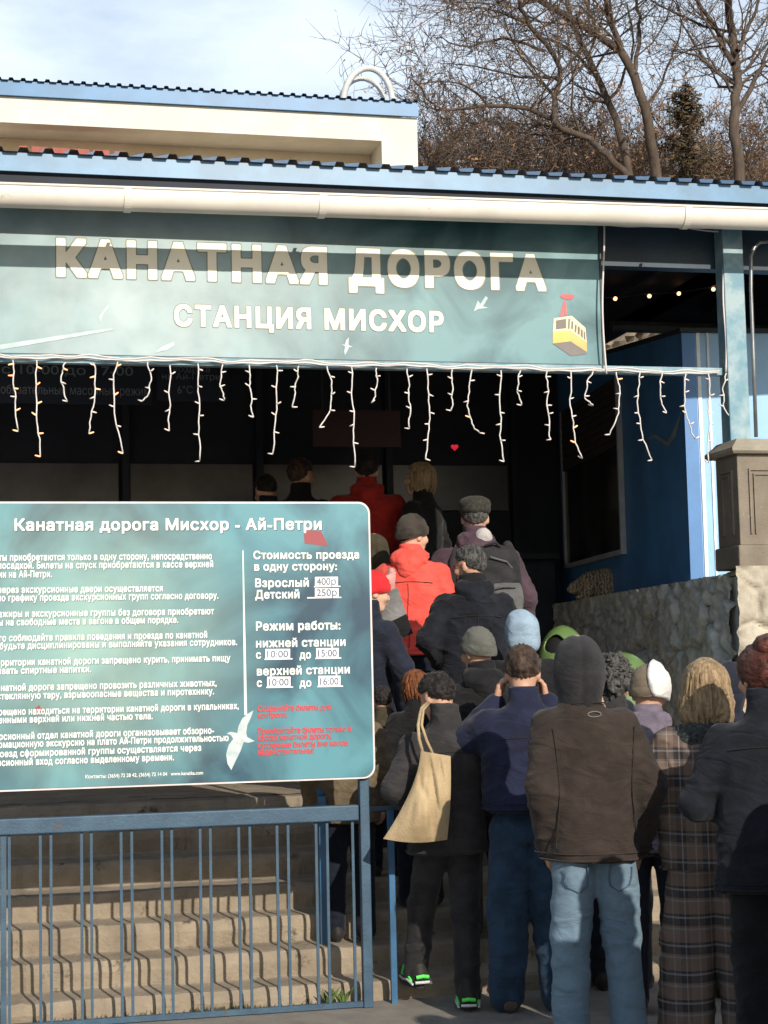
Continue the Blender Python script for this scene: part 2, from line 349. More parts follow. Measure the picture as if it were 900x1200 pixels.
t = thing('retaining_wall', 'sunlit pale limestone block wall under the cement pillar at right', 'wall', (PX0, 9.6, GZ))
mb = MB(); stone_face(mb, (PX0-.03, PY0-.05), (PX0+3.2, PY0-.05), 0, 2.20, (0, -1), .36, .30, .05, 11)
mb.build('stone_face', STONEL, t, smooth=True)
MB().box((PX0+.44, PY0+.02, 0), (PX0+3.2, PY0+.5, 2.19)).build('core', STONEL, t)

# rock face behind the canopy
mb = MB(); stone_face(mb, (2.5, 17.4), (12, 17.0), 0, 6.0, (0, -1), .5, .34, .14, 21, h=.05)
tag(mb.build('rock_wall', ROCK, loc=(7, 17, 0)), 'rough brown rock retaining wall glimpsed behind the blue kiosk roof', 'wall')

# ------------------------------------------------------------------ pillar, post
t = thing('gate_pillar', 'grey brown cement pillar with moulded panels and a bevelled cap at right', 'pillar', (PX0+.2, PY0+.15, 2.2))
px0, px1, py0, py1 = PX0+.035, PX0+.40, PY0-.02, PY0+.30
MB().bbox((px0, py0, 2.33), (px1, py1, 2.89), .006).build('shaft', PILL, t)
MB().bbox((px0-.02, py0-.02, 2.19), (px1+.02, py1+.02, 2.33), .01).build('base', PILL, t)
mb = MB()
def ringr(x0, y0, x1, y1, z): return [(x0, y0, z), (x1, y0, z), (x1, y1, z), (x0, y1, z)]
mb.loft([ringr(px0-.035, py0-.035, px1+.035, py1+.035, 2.89), ringr(px0-.05, py0-.05, px1+.05, py1+.05, 2.905), ringr(px0-.05, py0-.05, px1+.05, py1+.05, 2.925), ringr(px0+.01, py0+.01, px1-.01, py1-.01, 2.985)])
mb.build('cap', mat('cement cap', (.29, .26, .21), .85, .12, 6, .3, 60), t)
mb = MB()
for (o, w) in ((.07, .012), (.10, .010)):
    x0, x1, z0, z1 = px0+o, px1-o, 2.40, 2.80-(o-.07)
    mb.box((x0, py0-.012, z0), (x0+w, py0+.004, z1)); mb.box((x1-w, py0-.012, z0), (x1, py0+.004, z1)); mb.box((x0+w, py0-.011, z1-w), (x1-w, py0+.004, z1))
    y0, y1 = py0+o, py1-o
    mb.box((px0-.012, y0, z0), (px0+.004, y0+w, z1)); mb.box((px0-.012, y1-w, z0), (px0+.004, y1, z1)); mb.box((px0-.011, y0+w, z1-w), (px0+.004, y1-w, z1))
mb.build('panel_moulding', PILL, t)

# ------------------------------------------------------------------ canopy
YE = 9.42                       # eave
t = thing('canopy', 'blue sheet metal canopy roof over the cable car station entrance', 'canopy', (2, 9.8, 3.0))
canopy = t
def corr(x0, x1, ys, period, hgt, z_of):
    xs = []; zs = []; x = x0
    while x < x1:
        for (u, z) in ((0, 0), (.52, 0), (.60, 1), (.90, 1), (.98, 0)): xs.append(x+u*period); zs.append(z*hgt)
        x += period
    return [[(xx, y, z_of(y)+zz) for y in ys] for xx, zz in zip(xs, zs)]
def roofz(y): return 4.522 + (min(y, 12)-YE)*.285 - max(0, y-12)*.3
MB().grid(corr(-5, 9, (YE-.03, 10.2, 12, 12.95), .137, .024, roofz)).build('roof_sheet', SHEETB, t)
MB().box((-5, YE, 4.41), (9, YE+.02, 4.515)).box((-5, YE-.008, 4.408), (9, YE, 4.425)).build('fascia', SHEETB, t)
MB().box((-5, YE+.022, 4.335), (9, YE+.04, 4.398)).build('eave_blocker', NAVYI, t)  # dark blocker added behind the fascia to narrow the banner's light strip
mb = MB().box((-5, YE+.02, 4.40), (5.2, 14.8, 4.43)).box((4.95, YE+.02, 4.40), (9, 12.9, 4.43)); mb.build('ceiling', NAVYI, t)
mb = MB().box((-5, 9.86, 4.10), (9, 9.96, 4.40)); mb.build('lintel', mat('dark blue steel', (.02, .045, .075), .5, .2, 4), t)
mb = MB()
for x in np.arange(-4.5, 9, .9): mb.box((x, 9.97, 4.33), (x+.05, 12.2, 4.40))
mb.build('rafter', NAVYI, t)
MB().bbox((-5, 9.77, 3.405), (4.45, 9.83, 3.452), .004).build('beam', BLUEB, t)
MB().bbox((4.455, 9.72, 2.96), (4.59, 9.85, 4.36), .006).build('post', BLUEB, t)
MB().bbox((-3.2, 9.72, .9), (-3.07, 9.85, 4.36), .006).build('post', BLUEB, t)
mb = MB().tube([(4.9, 12.88, 4.36), (9, 12.88, 4.36)], .05, 8); mb.build('rear_pipe', GREYM, t)

# gutter
t = thing('rain_gutter', 'cream half round rain gutter hung along the canopy eave', 'gutter', (2, YE-.03, 4.26))
gy, gz_, gr = YE-.055, 4.264, .072
def gzx(x): return gz_ + .0088*x
def garc(r, x): return [(x, gy+r*sin(a)*(1 if abs(a) < pi*.5 else 1/max(.5, abs(sin(a)))), gzx(x)-r*cos(a)*1.08) for a in np.linspace(-pi*.64, pi*.53, 23)]
def gring(x):
    o = garc(gr, x); i = garc(gr-.006, x)[::-1]; return o+i
mb = MB().loft([gring(x) for x in np.linspace(-5, 9, 15)]); mb.tube([(-5, gy-gr*.985, gzx(-5)+.036), (9, gy-gr*.985, gzx(9)+.036)], .009, 8)
mb.build('channel', GUT, t, smooth=True)
for px in (-340, 149, 376, 801):
    x = at(px, 240, gy).x
    g0 = gzx(x)
    def cr_(r, xx): return [(xx, gy+r*sin(a)*(1 if abs(a) < pi*.5 else 1/max(.5, abs(sin(a)))), g0-r*cos(a)*1.08) for a in np.linspace(-pi*.64, pi*.53, 19)]
    mb = MB().loft([cr_(gr+.001, x-.02)+cr_(gr+.007, x-.02)[::-1], cr_(gr+.001, x+.02)+cr_(gr+.007, x+.02)[::-1]])
    mb.box((x-.01, gy-gr*.98, g0+.030), (x+.01, gy+gr*.95, g0+.034)); mb.build('bracket', GUT, t)

# ------------------------------------------------------------------ text
def text_mesh(s, bold, space=1.0, res=30):
    """outline lettering as a clean flat mesh: contours of the built-in font, thickened by an exact distance and re-meshed"""
    cu = bpy.data.curves.new('txt', 'FONT'); cu.body = s; cu.size = 1; cu.space_character = space
    o = bpy.data.objects.new('txt', cu); C.objects.link(o); bpy.context.view_layer.update()
    c2 = o.to_curve(bpy.context.evaluated_depsgraph_get()); polys = []
    for sp in c2.splines:
        P = []; bp = sp.bezier_points
        if len(bp):
            n = len(bp)
            for i in range(n):
                p, q = bp[i], bp[(i+1) % n]; a, h1, h2, b = [np.array(k[:2]) for k in (p.co, p.handle_right, q.handle_left, q.co)]
                cr_ = abs(np.cross(h1-a, b-a))+abs(np.cross(h2-a, b-a)); m = 1 if cr_ < 1e-5 else 5
                for j in range(m): u = j/m; P.append(a*(1-u)**3+3*h1*u*(1-u)**2+3*h2*u*u*(1-u)+b*u**3)
        else: P = [np.array(p.co[:2]) for p in sp.points]
        if len(P) > 2: polys.append(np.array(P))
    o.to_curve_clear(); bpy.data.objects.remove(o); bpy.data.curves.remove(cu)
    al = np.concatenate(polys); h = 1/res; mg = bold+2*h; lo = al.min(0)-mg; n = np.ceil((al.max(0)+mg-lo)/h).astype(int)+1
    D = np.full(n, 9.); Wn = np.zeros(n, int)
    for P in polys:
        i0 = np.maximum(((P.min(0)-mg-lo)/h).astype(int), 0); i1 = np.minimum(((P.max(0)+mg-lo)/h).astype(int)+2, n)
        X, Y = np.meshgrid(lo[0]+h*np.arange(i0[0], i1[0]), lo[1]+h*np.arange(i0[1], i1[1]), indexing='ij'); A = P; B = np.roll(P, -1, 0); ins = np.zeros(X.shape, bool); d = np.full(X.shape, 9e5)
        for p, q in zip(A, B):
            e = q-p; L2 = e@e
            if L2 < 1e-12: continue
            t = np.clip(((X-p[0])*e[0]+(Y-p[1])*e[1])/L2, 0, 1); ax_ = (X-p[0]-t*e[0]); ax_ *= ax_; ay_ = (Y-p[1]-t*e[1]); ay_ *= ay_; d = np.minimum(d, ax_*ax_*ax_+ay_*ay_*ay_)
            if p[1] != q[1]: ins ^= ((p[1] > Y) != (q[1] > Y)) & (X < (q[0]-p[0])*(Y-p[1])/(q[1]-p[1])+p[0])
        sg = 1 if (A[:, 0]*B[:, 1]-B[:, 0]*A[:, 1]).sum() > 0 else -1; sl = (slice(i0[0], i1[0]), slice(i0[1], i1[1])); Wn[sl] += sg*ins; D[sl] = np.minimum(D[sl], d**(1/6))
    ph = np.where(Wn != 0, -D, D)-max(bold, .004); V = []; Fc = []
    def pt(x, y): V.append((lo[0]+h*x, lo[1]+h*y, 0.)); return len(V)-1
    S = ph < 0; cnt = S[:-1, :-1].astype(int)+S[1:, :-1]+S[1:, 1:]+S[:-1, 1:]
    for i in range(n[0]-1):
        col = cnt[i]; j = 0; full = np.where(col == 4)[0]
        if len(full):
            st = full[0]; pr = st
            for k in list(full[1:])+[10**9]:
                if k != pr+1: Fc.append((pt(i, st), pt(i+1, st), pt(i+1, pr+1), pt(i, pr+1))); st = k
                pr = k
        for j in np.where((col > 0) & (col < 4))[0]:
            cs = [(i, j), (i+1, j), (i+1, j+1), (i, j+1)]; f = []
            for k in range(4):
                p, q = cs[k], cs[(k+1) % 4]; a, b = ph[p], ph[q]
                if a < 0: f.append(pt(*p))
                if (a < 0) != (b < 0): u = a/(a-b); f.append(pt(p[0]+(q[0]-p[0])*u, p[1]+(q[1]-p[1])*u))
            if len(f) > 2: Fc.append(tuple(f))
    return np.array(V), Fc
def put_text(mb, s, xl, xr, bl, cap, Y, bold=.02, dx=0, dz=0, space=1.0, res=None):
    """lettering on a sign face at depth Y between two measured ends"""
    v, fs = text_mesh(s, bold, space, res or (60 if cap > 20 else 36 if cap > 9 else 26)); a = at(xl, bl, Y); b = at(xr, bl, Y); zc = at((xl+xr)/2, bl, Y).z
    k = abs(at(xl, bl-cap, Y).z - at(xl, bl, Y).z)/(.73+2*bold); x0, x1 = v[:, 0].min(), v[:, 0].max()
    w = np.zeros_like(v); w[:, 0] = a.x+(v[:, 0]-x0)*(b.x-a.x)/(x1-x0)+dx; w[:, 1] = Y; w[:, 2] = zc+(v[:, 1]+bold)*k+dz
    mb.add(w.tolist(), fs)
def ppoly(mb, pts, Y): mb.add([at(x, y, Y) for x, y in pts], [tuple(range(len(pts)))])

def sign_mat(key, ca, cb, cc, gx, gz, rad):
    """printed seascape: teal clouds with a pale glow that belongs to the printed picture"""
    m = bpy.data.materials.new(key); m.use_nodes = True; t = m.node_tree; b = t.nodes['Principled BSDF']; N = t.nodes.new; K = t.links.new
    b.inputs['Roughness'].default_value = .38; b.inputs['Specular IOR Level'].default_value = .4
    g = N('ShaderNodeTexCoord'); n = N('ShaderNodeTexNoise'); n.inputs['Scale'].default_value = 2.2; n.inputs['Detail'].default_value = 8; n.inputs['Distortion'].default_value = .7; K(g.outputs['Object'], n.inputs['Vector'])
    r = N('ShaderNodeValToRGB'); r.color_ramp.elements[0].position = .36; r.color_ramp.elements[1].position = .64; r.color_ramp.elements[0].color = (*ca, 1); r.color_ramp.elements[1].color = (*cb, 1); K(n.outputs[0], r.inputs[0])
    d = N('ShaderNodeVectorMath'); d.operation = 'DISTANCE'; d.inputs[1].default_value = (gx, 0, gz); K(g.outputs['Object'], d.inputs[0])
    mr = N('ShaderNodeMapRange'); mr.inputs[1].default_value = 0; mr.inputs[2].default_value = rad; mr.inputs[3].default_value = .9; mr.inputs[4].default_value = 0; K(d.outputs['Value'], mr.inputs[0])
    n3 = N('ShaderNodeTexNoise'); n3.inputs['Scale'].default_value = 5; n3.inputs['Detail'].default_value = 5; K(g.outputs['Object'], n3.inputs['Vector'])
    mm = N('ShaderNodeMath'); mm.operation = 'MULTIPLY'; K(mr.outputs[0], mm.inputs[0]); mm2 = N('ShaderNodeMath'); mm2.operation = 'ADD'; mm2.inputs[1].default_value = .35; K(n3.outputs[0], mm2.inputs[0]); K(mm2.outputs[0], mm.inputs[1])
    x = N('ShaderNodeMix'); x.data_type = 'RGBA'; x.clamp_factor = True; x.inputs[7].default_value = (*cc, 1); K(mm.outputs[0], x.inputs[0]); K(r.outputs[0], x.inputs[6]); K(x.outputs[2], b.inputs['Base Color']); return m
LET = mat('cream lettering', (.80, .76, .62), .5, .03, 5)
LETW = mat('white lettering', (.70, .72, .70), .5, .02, 5)
LETD = mat('dark teal print', (.035, .10, .12), .5, .05, 5)
LETR = mat('red lettering', (.50, .045, .06), .5, .05, 5)
LETP = mat('pale print', (.42, .52, .54), .5, .15, 9)

# banner
YB = 9.80
bx0, bx1 = at(-14, 420, YB).x, at(706.5, 430, YB).x
bz0, bz1 = 3.462, 4.335
t = thing('banner_sign', 'long teal banner sign with large cream station lettering and a yellow cable car', 'sign', ((bx0+bx1)/2, YB, bz0))
MB().box((bx0, YB+.004, bz0), (bx1, YB+.03, bz1)).build('panel', sign_mat('banner print', (.014, .080, .10), (.115, .25, .28), (.38, .47, .485), -1.0, .20, 1.7), t)
MB().box((bx0, YB-.004, bz0-.014), (bx1+.012, YB+.034, bz0)).box((bx1, YB-.004, bz0), (bx1+.012, YB+.034, bz1)).build('frame', DKMET, t)
y1 = YB+.001
mb = MB(); put_text(mb, 'КАНАТНАЯ ДОРОГА', 64.7, 641.3, 334.3, 48.6, y1+.0015, .078, 0, 0, 1.2); put_text(mb, 'СТАНЦИЯ МИСХОР', 203.2, 520.8, 386.8, 27.6, y1+.0015, .066, 0, 0, 1.17); mb.build('lettering_outline', mat('olive outline', (.16, .19, .15), .5, .05, 5), t)
mb = MB(); put_text(mb, 'КАНАТНАЯ ДОРОГА', 66, 640, 333, 46, y1-.0015, .056, 0, 0, 1.2); put_text(mb, 'СТАНЦИЯ МИСХОР', 204, 520, 386, 26, y1-.0015, .044, 0, 0, 1.17); mb.build('lettering', LET, t)
mb = MB()
ppoly(mb, [(0, 404), (131, 384), (133, 387), (0, 410)], y1)
ppoly(mb, [(400, 403.5), (404, 404), (405.5, 399), (409, 395), (408.5, 400), (408.5, 404.5), (413.5, 406.5), (409, 407), (407, 411), (404, 416.5), (403.5, 411), (404.5, 406)], y1)
ppoly(mb, [(116, 371), (122, 363), (128, 355), (127, 361), (121, 368), (117, 378)], y1)
ppoly(mb, [(555, 365), (560, 352), (563, 356), (569, 347), (572, 349), (566, 359), (573, 361), (561, 362)], y1)
ppoly(mb, [(180, 414), (190, 406), (203, 401), (205, 404), (196, 410)], y1)
for f in mb.f:
    m2 = MB(); m2.add([mb.v[i] for i in f], [tuple(range(len(f)))]); m2.build('printed_gull' if len(f) > 4 else 'printed_streak', LETP, t)
mb = MB()
cc = [mat('cabin yellow', (.70, .47, .12), .5), mat('cabin yellow side', (.62, .43, .14), .5), mat('cabin cream', (.66, .56, .38), .5), mat('cabin window', (.14, .12, .10), .5), mat('cabin underside', (.17, .15, .15), .5), mat('hanger red', (.52, .10, .11), .5)]
def cp(i, pts, dy=0): mb.mi = i; mb.add([at(630+x/10, 330+y/10, y1-dy) for x, y in pts], [tuple(range(len(pts)))])
cp(0, [(180, 585), (380, 575), (385, 700), (178, 725)]); cp(1, [(380, 575), (578, 715), (578, 825), (385, 700)]); cp(2, [(190, 430), (400, 400), (380, 575), (180, 585)]); cp(2, [(400, 400), (560, 540), (578, 715), (380, 575)])
cp(4, [(178, 727), (385, 702), (578, 827), (575, 850), (390, 872)]); cp(5, [(258, 412), (300, 250), (330, 200), (345, 395), (318, 400), (312, 330), (295, 408)]); cp(5, [(262, 175), (280, 148), (420, 152), (432, 180), (405, 205), (360, 215), (300, 200)])
for q in ([(215, 455), (335, 435), (335, 545), (215, 560)], [(360, 440), (380, 432), (375, 550), (357, 555)], [(398, 460), (420, 470), (412, 560), (394, 550)], [(440, 500), (458, 512), (450, 600), (434, 585)], [(472, 520), (495, 540), (492, 625), (470, 610)], [(508, 555), (528, 572), (530, 660), (508, 640)], [(540, 580), (555, 592), (560, 685), (544, 670)]): cp(3, q, .0012)
mb.build('printed_cable_car', cc, t)

# icicle light garland
YG = 9.735
STR = [(15,422,17,460,20,505),(43,422,43,480,48,535),(77,425,72,445,79,470),(109,425,111,460,103,508),(138,424,133,470,145,531),(173,424,176,452,167,470),(199,428,199,470,197,505),(232,426,233,480,234,540),(261,427,259,450,264,469),(292,428,294,460,296,489),(324,428,324,480,319,532),(350,429,347,450,343,477),(383,429,388,472,373,501),(412,430,414,490,416,547),(441,431,441,455,436,472),(477,432,480,470,480,502),(500,432,503,490,498,538),(530,433,530,460,530,481),(553,433,549,480,562,507),(587,434,586,490,590,541),(610,434,607,455,612,475),(641,435,642,480,645,515),(669,435,671,495,682,537),(695,435,686,462,696,475),(722,436,726,470,715,509),(750,436,749,490,764,539),(776,437,774,462,781,484),(804,438,803,480,815,514),(830,438,831,490,829,542),(851,437,848,470,856,490)]
t = thing('icicle_lights', 'white icicle light garland dangling from the beam under the banner', 'string lights', at(430, 435, YG))
mb = MB(); pts = [at(x, 418+x*.0235+1.0*sin(x*.05)+.6*sin(x*.17), YG+.01) for x in range(-30, 852, 9)]
mb.tube(pts, .0055, 6); mb.tube([p+Vector((0, -.004, .012+.006*sin(i*.9))) for i, p in enumerate(pts)], .005, 5)
w0 = at(708, 262, YG); mb.tube([at(706+2*sin(y*.03)+(y-262)*.02, y, YG) for y in range(262, 440, 8)], .006, 6); mb.tube([at(x, 262+(x-706)*.055+2*sin((x-706)*.06), YG) for x in range(706, 850, 8)], .005, 6)
mb.tube([at(847+(y-270)*.02+1.2*sin(y*.05), y, YG) for y in range(268, 440, 8)], .006, 6); mb.build('cable', WHITE, t, smooth=True)
warm, pale = emat('lit bulb', (1, .45, .22), 1.1), mat('unlit bulb', (.75, .66, .62), .3, .05, 9)
bm_ = {}
for wm in (0, 1):
    b = MB().tube([(0, 0, 0), (.014, -.004, .001), (.030, -.006, .003)], [.0045, .005, .0035], 6); o = b.build('bulb_tmp', warm if wm else pale, smooth=True); bm_[wm] = o.data; bpy.data.objects.remove(o)
for i, s in enumerate(STR):
    a, b, c = [at(s[k], s[k+1], YG) for k in (0, 2, 4)]; pts = []; n = 16
    for j in range(n+1):
        u = j/n; p = a*(1-u)**2 + (b*2-(a+c)*.5)*2*u*(1-u) + c*u*u
        pts.append(p + Vector((.004*sin(j*.9+i*2)+random.uniform(-.003, .003), random.uniform(-.01, .01), 0))*(1 if j else 0))
    so_ = MB().tube(pts, .0044, 6).build('light_strand', WHITE, t, smooth=True)
    nb = 3 if (a-c).length < .25 else (4 if (a-c).length < .4 else 6)
    for j in range(nb):
        p = pts[int((j+.7)*n/nb) if j < nb-1 else n]
        o = bpy.data.objects.new('bulb', bm_[1 if random.random() < (.6 if i < 5 else (.25 if 21 < i < 26 else .03)) else 0]); C.objects.link(o); o.parent = so_
        o.location = p - Vector(t.location); o.rotation_euler = (random.uniform(-.4, .4), random.uniform(-.5, .5), random.choice((0, pi))+random.uniform(-.6, .6))

# festoon bulbs under the canopy
t = thing('festoon_lights', 'string of round warm bulbs glowing under the dark canopy ceiling', 'string lights', at(790, 345, 11.6))
bp = [(690, 352), (721, 350), (761, 347), (795.5, 344), (836, 339), (872, 333), (905, 328)]
MB().tube([at(x, y-3+(1.5 if i % 2 else 0), 11.6) for i, (x, y) in enumerate(bp)], .006, 5).build('cable', DKMET, t)
ob = MB().sphere(t.location, .015, 12, 8).build('bulb', emat('festoon bulb', (1, .50, .24), 3), t, smooth=True); ob.location = at(*bp[1], 11.6)-Vector(t.location)
for q in bp[2:6]:
    o = ob.copy(); C.objects.link(o); o.parent = t; o.location = at(*q, 11.6)-Vector(t.location)

# conduit right of the post
tag(MB().tube([at(900, 283, 9.7), at(890, 284, 9.7), at(884, 290, 9.7), at(880, 300, 9.7), at(880, 340, 9.7), at(883, 420, 9.7), at(886, 512, 9.7)], .0125, 8).build('conduit', GREYM, loc=at(883, 400, 9.7), smooth=True), 'thin grey conduit pipe rising from the cement pillar beside the post', 'pipe')

# ------------------------------------------------------------------ interior
kz_ = 1.4
t = thing('station_hall', 'dark navy station hall behind the queue under the canopy', 'building', (1, 14.6, 1.48))
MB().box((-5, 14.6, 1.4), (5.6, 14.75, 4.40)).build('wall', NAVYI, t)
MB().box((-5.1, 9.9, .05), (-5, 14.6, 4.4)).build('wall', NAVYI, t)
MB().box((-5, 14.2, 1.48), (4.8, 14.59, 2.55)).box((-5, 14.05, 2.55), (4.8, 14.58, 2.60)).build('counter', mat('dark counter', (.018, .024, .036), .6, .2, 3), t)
grey = mat('grey ticket glass', (.085, .092, .105), .3, .35, 2.2, lo=.35, hi=.7)
for i in range(6):
    x = -2.3+i*1.15; MB().box((x, 14.55, 3.02), (x+1.05, 14.585, 3.42)).build('ticket_window', grey, t)
for i in range(7): MB().box((-2.37+i*1.15, 14.5, 2.6), (-2.31+i*1.15, 14.585, 4.3)).build('mullion', NAVYI, t)
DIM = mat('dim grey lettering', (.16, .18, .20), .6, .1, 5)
t2 = thing('hanging_notice', 'dark hanging notice with faint grey opening hours behind the icicle lights', 'sign', at(60, 450, 11.6))
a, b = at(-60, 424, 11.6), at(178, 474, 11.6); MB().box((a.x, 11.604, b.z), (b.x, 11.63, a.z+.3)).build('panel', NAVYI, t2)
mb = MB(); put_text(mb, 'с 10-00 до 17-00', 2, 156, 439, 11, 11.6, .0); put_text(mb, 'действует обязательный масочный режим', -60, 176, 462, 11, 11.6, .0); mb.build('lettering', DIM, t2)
t2 = thing('temperature_display', 'dim panel giving the mountain air temperature behind the icicle lights', 'sign', at(225, 445, 11.6))
a, b = at(184, 424, 11.6), at(266, 470, 11.6); MB().box((a.x, 11.604, b.z), (b.x, 11.63, a.z+.3)).build('panel', NAVYI, t2)
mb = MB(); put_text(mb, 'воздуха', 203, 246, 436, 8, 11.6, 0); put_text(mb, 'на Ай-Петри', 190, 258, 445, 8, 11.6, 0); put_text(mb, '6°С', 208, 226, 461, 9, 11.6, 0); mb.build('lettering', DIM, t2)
t2 = thing('ticket_office_sign', 'dim dark red board hanging above the person in the red jacket', 'sign', at(418, 498, 13.4))
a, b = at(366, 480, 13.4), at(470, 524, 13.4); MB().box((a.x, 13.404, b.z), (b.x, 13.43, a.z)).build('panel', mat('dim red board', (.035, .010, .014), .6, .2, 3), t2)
MB().box((a.x+.08, 13.41, a.z), (a.x+.09, 13.42, 4.40)).build('hanger', DKMET, t2); MB().box((b.x-.09, 13.41, a.z), (b.x-.08, 13.42, 4.40)).build('hanger', DKMET, t2)
c = at(533, 524, 13.2)
hp = [(c.x+.032*(16*sin(u)**3)/17, 13.2, c.z+.030*(13*cos(u)-5*cos(2*u)-2*cos(3*u)-cos(4*u))/17) for u in np.linspace(0, 2*pi, 24, endpoint=False)]
tag(MB().poly(hp, (0, .012, 0)).build('heart_light', emat('red heart', (.9, .02, .06), .5), loc=c), 'tiny glowing red heart decoration in the dark hall', 'decoration')

# ------------------------------------------------------------------ kiosk
KH = -math.atan2(.48, 5.2); KO = Vector((4.675, 10.93, .93))
t = thing('blue_kiosk', 'blue painted kiosk with a dark shuttered window behind the parapet', 'kiosk', KO); t.rotation_euler.z = KH; ORG[t.name] = Vector()
KM = (Matrix.Translation(KO) @ Matrix.Rotation(KH, 4, 'Z')).inverted()
def kpt(px, py):     # a point of the kiosk's side face, in the kiosk's axes
    e = KM @ EYE; d = KM.to_3x3() @ ray(px, py); return e + d*(-e.x/d.x)
KL = 3.75; kc = kpt(808, 384); kf = kpt(727, 408); k0 = kc.z; ks = (kf.z-kc.z)/(kf.y-kc.y); k1 = k0+ks*KL
def slab(x0, y0, x1, y1, z0, dz=0, th=None):
    a, b = k0+ks*y0+dz, k0+ks*y1+dz; za, zb = (z0, z0) if th is None else (a-th, b-th)
    return MB().add([(x0, y0, za), (x1, y0, za), (x1, y1, zb), (x0, y1, zb), (x0, y0, a), (x1, y0, a), (x1, y1, b), (x0, y1, b)], [(0,3,2,1),(4,5,6,7),(0,1,5,4),(1,2,6,5),(2,3,7,6),(3,0,4,7)])
slab(0, .03, .03, KL, 0).build('side_wall', KSHADE, t); slab(.09, .005, 2.6, .03, 0).build('front_wall', KIOSKF, t); slab(-.004, -.004, .09, .03, 0).build('corner_trim', KIOSKS, t)
WT = mat('white trim', (.7, .76, .8), .5)
slab(.10, -.004, .125, .005, 0).build('trim', WT, t); slab(.175, -.004, .19, .005, 0).build('trim', WT, t)
slab(-.025, -.04, 2.65, KL, 0, .03, .028).build('roof', mat('dark felt roof', (.03, .035, .045), .8), t)
wa, wb = kpt(733, 640), kpt(668, 664); ya, yb = wa.y, wb.y; wz0, wz1 = (wa.z+wb.z)/2, 2.95
wn = MB().box((-.022, ya, wz0), (-.006, yb, wz1)).build('window', mat('dark window glass', (.030, .028, .027), .15, .6, 2.5, spec=.6), t)
fr = MB()
for (p, q) in (((ya-.04, wz0-.04), (ya, wz1)), ((yb, wz0-.04), (yb+.04, wz1)), ((ya, wz0-.04), (yb, wz0))): fr.bbox((-.045, p[0], p[1]), (-.001, q[0], q[1]), .004)
fr.build('frame', mat('grey white window frame', (.40, .42, .44), .5, .1, 5), wn)
mb = MB()
for i in range(9): mb.bbox((-.04, ya, wz1-.06*(i+1)+.004), (-.024, yb, wz1-.06*i), .006)
mb.build('roller_shutter', mat('brown grey shutter', (.06, .055, .052), .6), wn)
mb = MB(); g = [(755, 517), (768, 508), (783, 518), (792, 500), (803, 470), (799, 488), (793, 512), (784, 524), (768, 513)]
mb.add([(-.006, kpt(*q).y, kpt(*q).z) for q in g], [(0, 1, 8), (1, 2, 7, 8), (2, 3, 6, 7), (3, 4, 5, 6)]); mb.build('painted_gull', mat('grey gull paint', (.24, .30, .36), .6), t)

# ------------------------------------------------------------------ upper building
t = thing('upper_building', 'cream upper building with a blue roof edge beyond the canopy', 'building', (0, 20, 5))
ux1 = 5.17
MB().box((-8, 20.0, 8.455), (ux1, 20.04, 8.63)).build('fascia', mat('bright blue sheet', (.035, .16, .34), .4, .12, 2), t)
MB().grid(corr(-8, ux1-.13, (19.96, 22, 26), .14, .028, lambda y: 8.635+(y-20)*.12)).build('roof_sheet', SHEETB, t)
MB().box((-8, 20.05, 8.14), (4.70, 20.66, 8.455)).build('eave', CREAM, t)
MB().box((-8, 20.66, 4), (4.70, 26, 8.5)).build('wall', BEIGE, t)
MB().box((4.702, 20.05, 4), (ux1-.01, 26, 8.452)).build('pier', CREAM, t)
t = thing('roof_letters', 'row of dark red sign blocks just showing above the canopy ridge', 'sign', at(90, 176, 20.3))
for (a, b) in ((22, 32), (37, 56), (61, 81), (86, 105), (109, 128), (134, 146)):
    p, q = at(a, 170+a*.055, 20.3), at(b, 190, 20.3); MB().box((p.x, 20.28, p.z-.45), (q.x, 20.33, p.z)).build('letter', mat('faded red', (.30, .085, .07), .7), t)
t = thing('wall_lamp', 'small floodlight fixed under the eave of the cream building', 'lamp', at(250, 157, 20.5))
p = at(250, 157, 20.45); MB().sphere(p, (.06, .07, .06), 10, 8).build('lamp_head', GREYM, t, smooth=True)
MB().box((p.x-.07, 20.4, p.z+.05), (p.x+.07, 20.6, p.z+.075)).tube([(p.x+.03, 20.47, p.z+.05), (p.x+.02, 20.47, p.z)], .012, 6).build('bracket', GREYM, t)
t = thing('roof_hoop', 'pair of grey curved pipe hoops standing on the upper roof', 'pipe', at(432, 118, 21))
for (x0, x1, yt, r) in ((402, 460, 80, .042), (399, 450, 92, .034)):
    pts = [];
    for u in np.linspace(0, pi, 18): pts.append(at((x0+x1)/2-(x1-x0)/2*cos(u), 122-(122-yt)*sin(u), 21+.25*(r < .04)))
    pts = [at(x0, 140, 21)]+pts+[at(x1, 140, 21)]; MB().tube(pts, r, 8).build('hoop', mat('grey white pipe', (.50, .50, .49), .6), t, smooth=True)

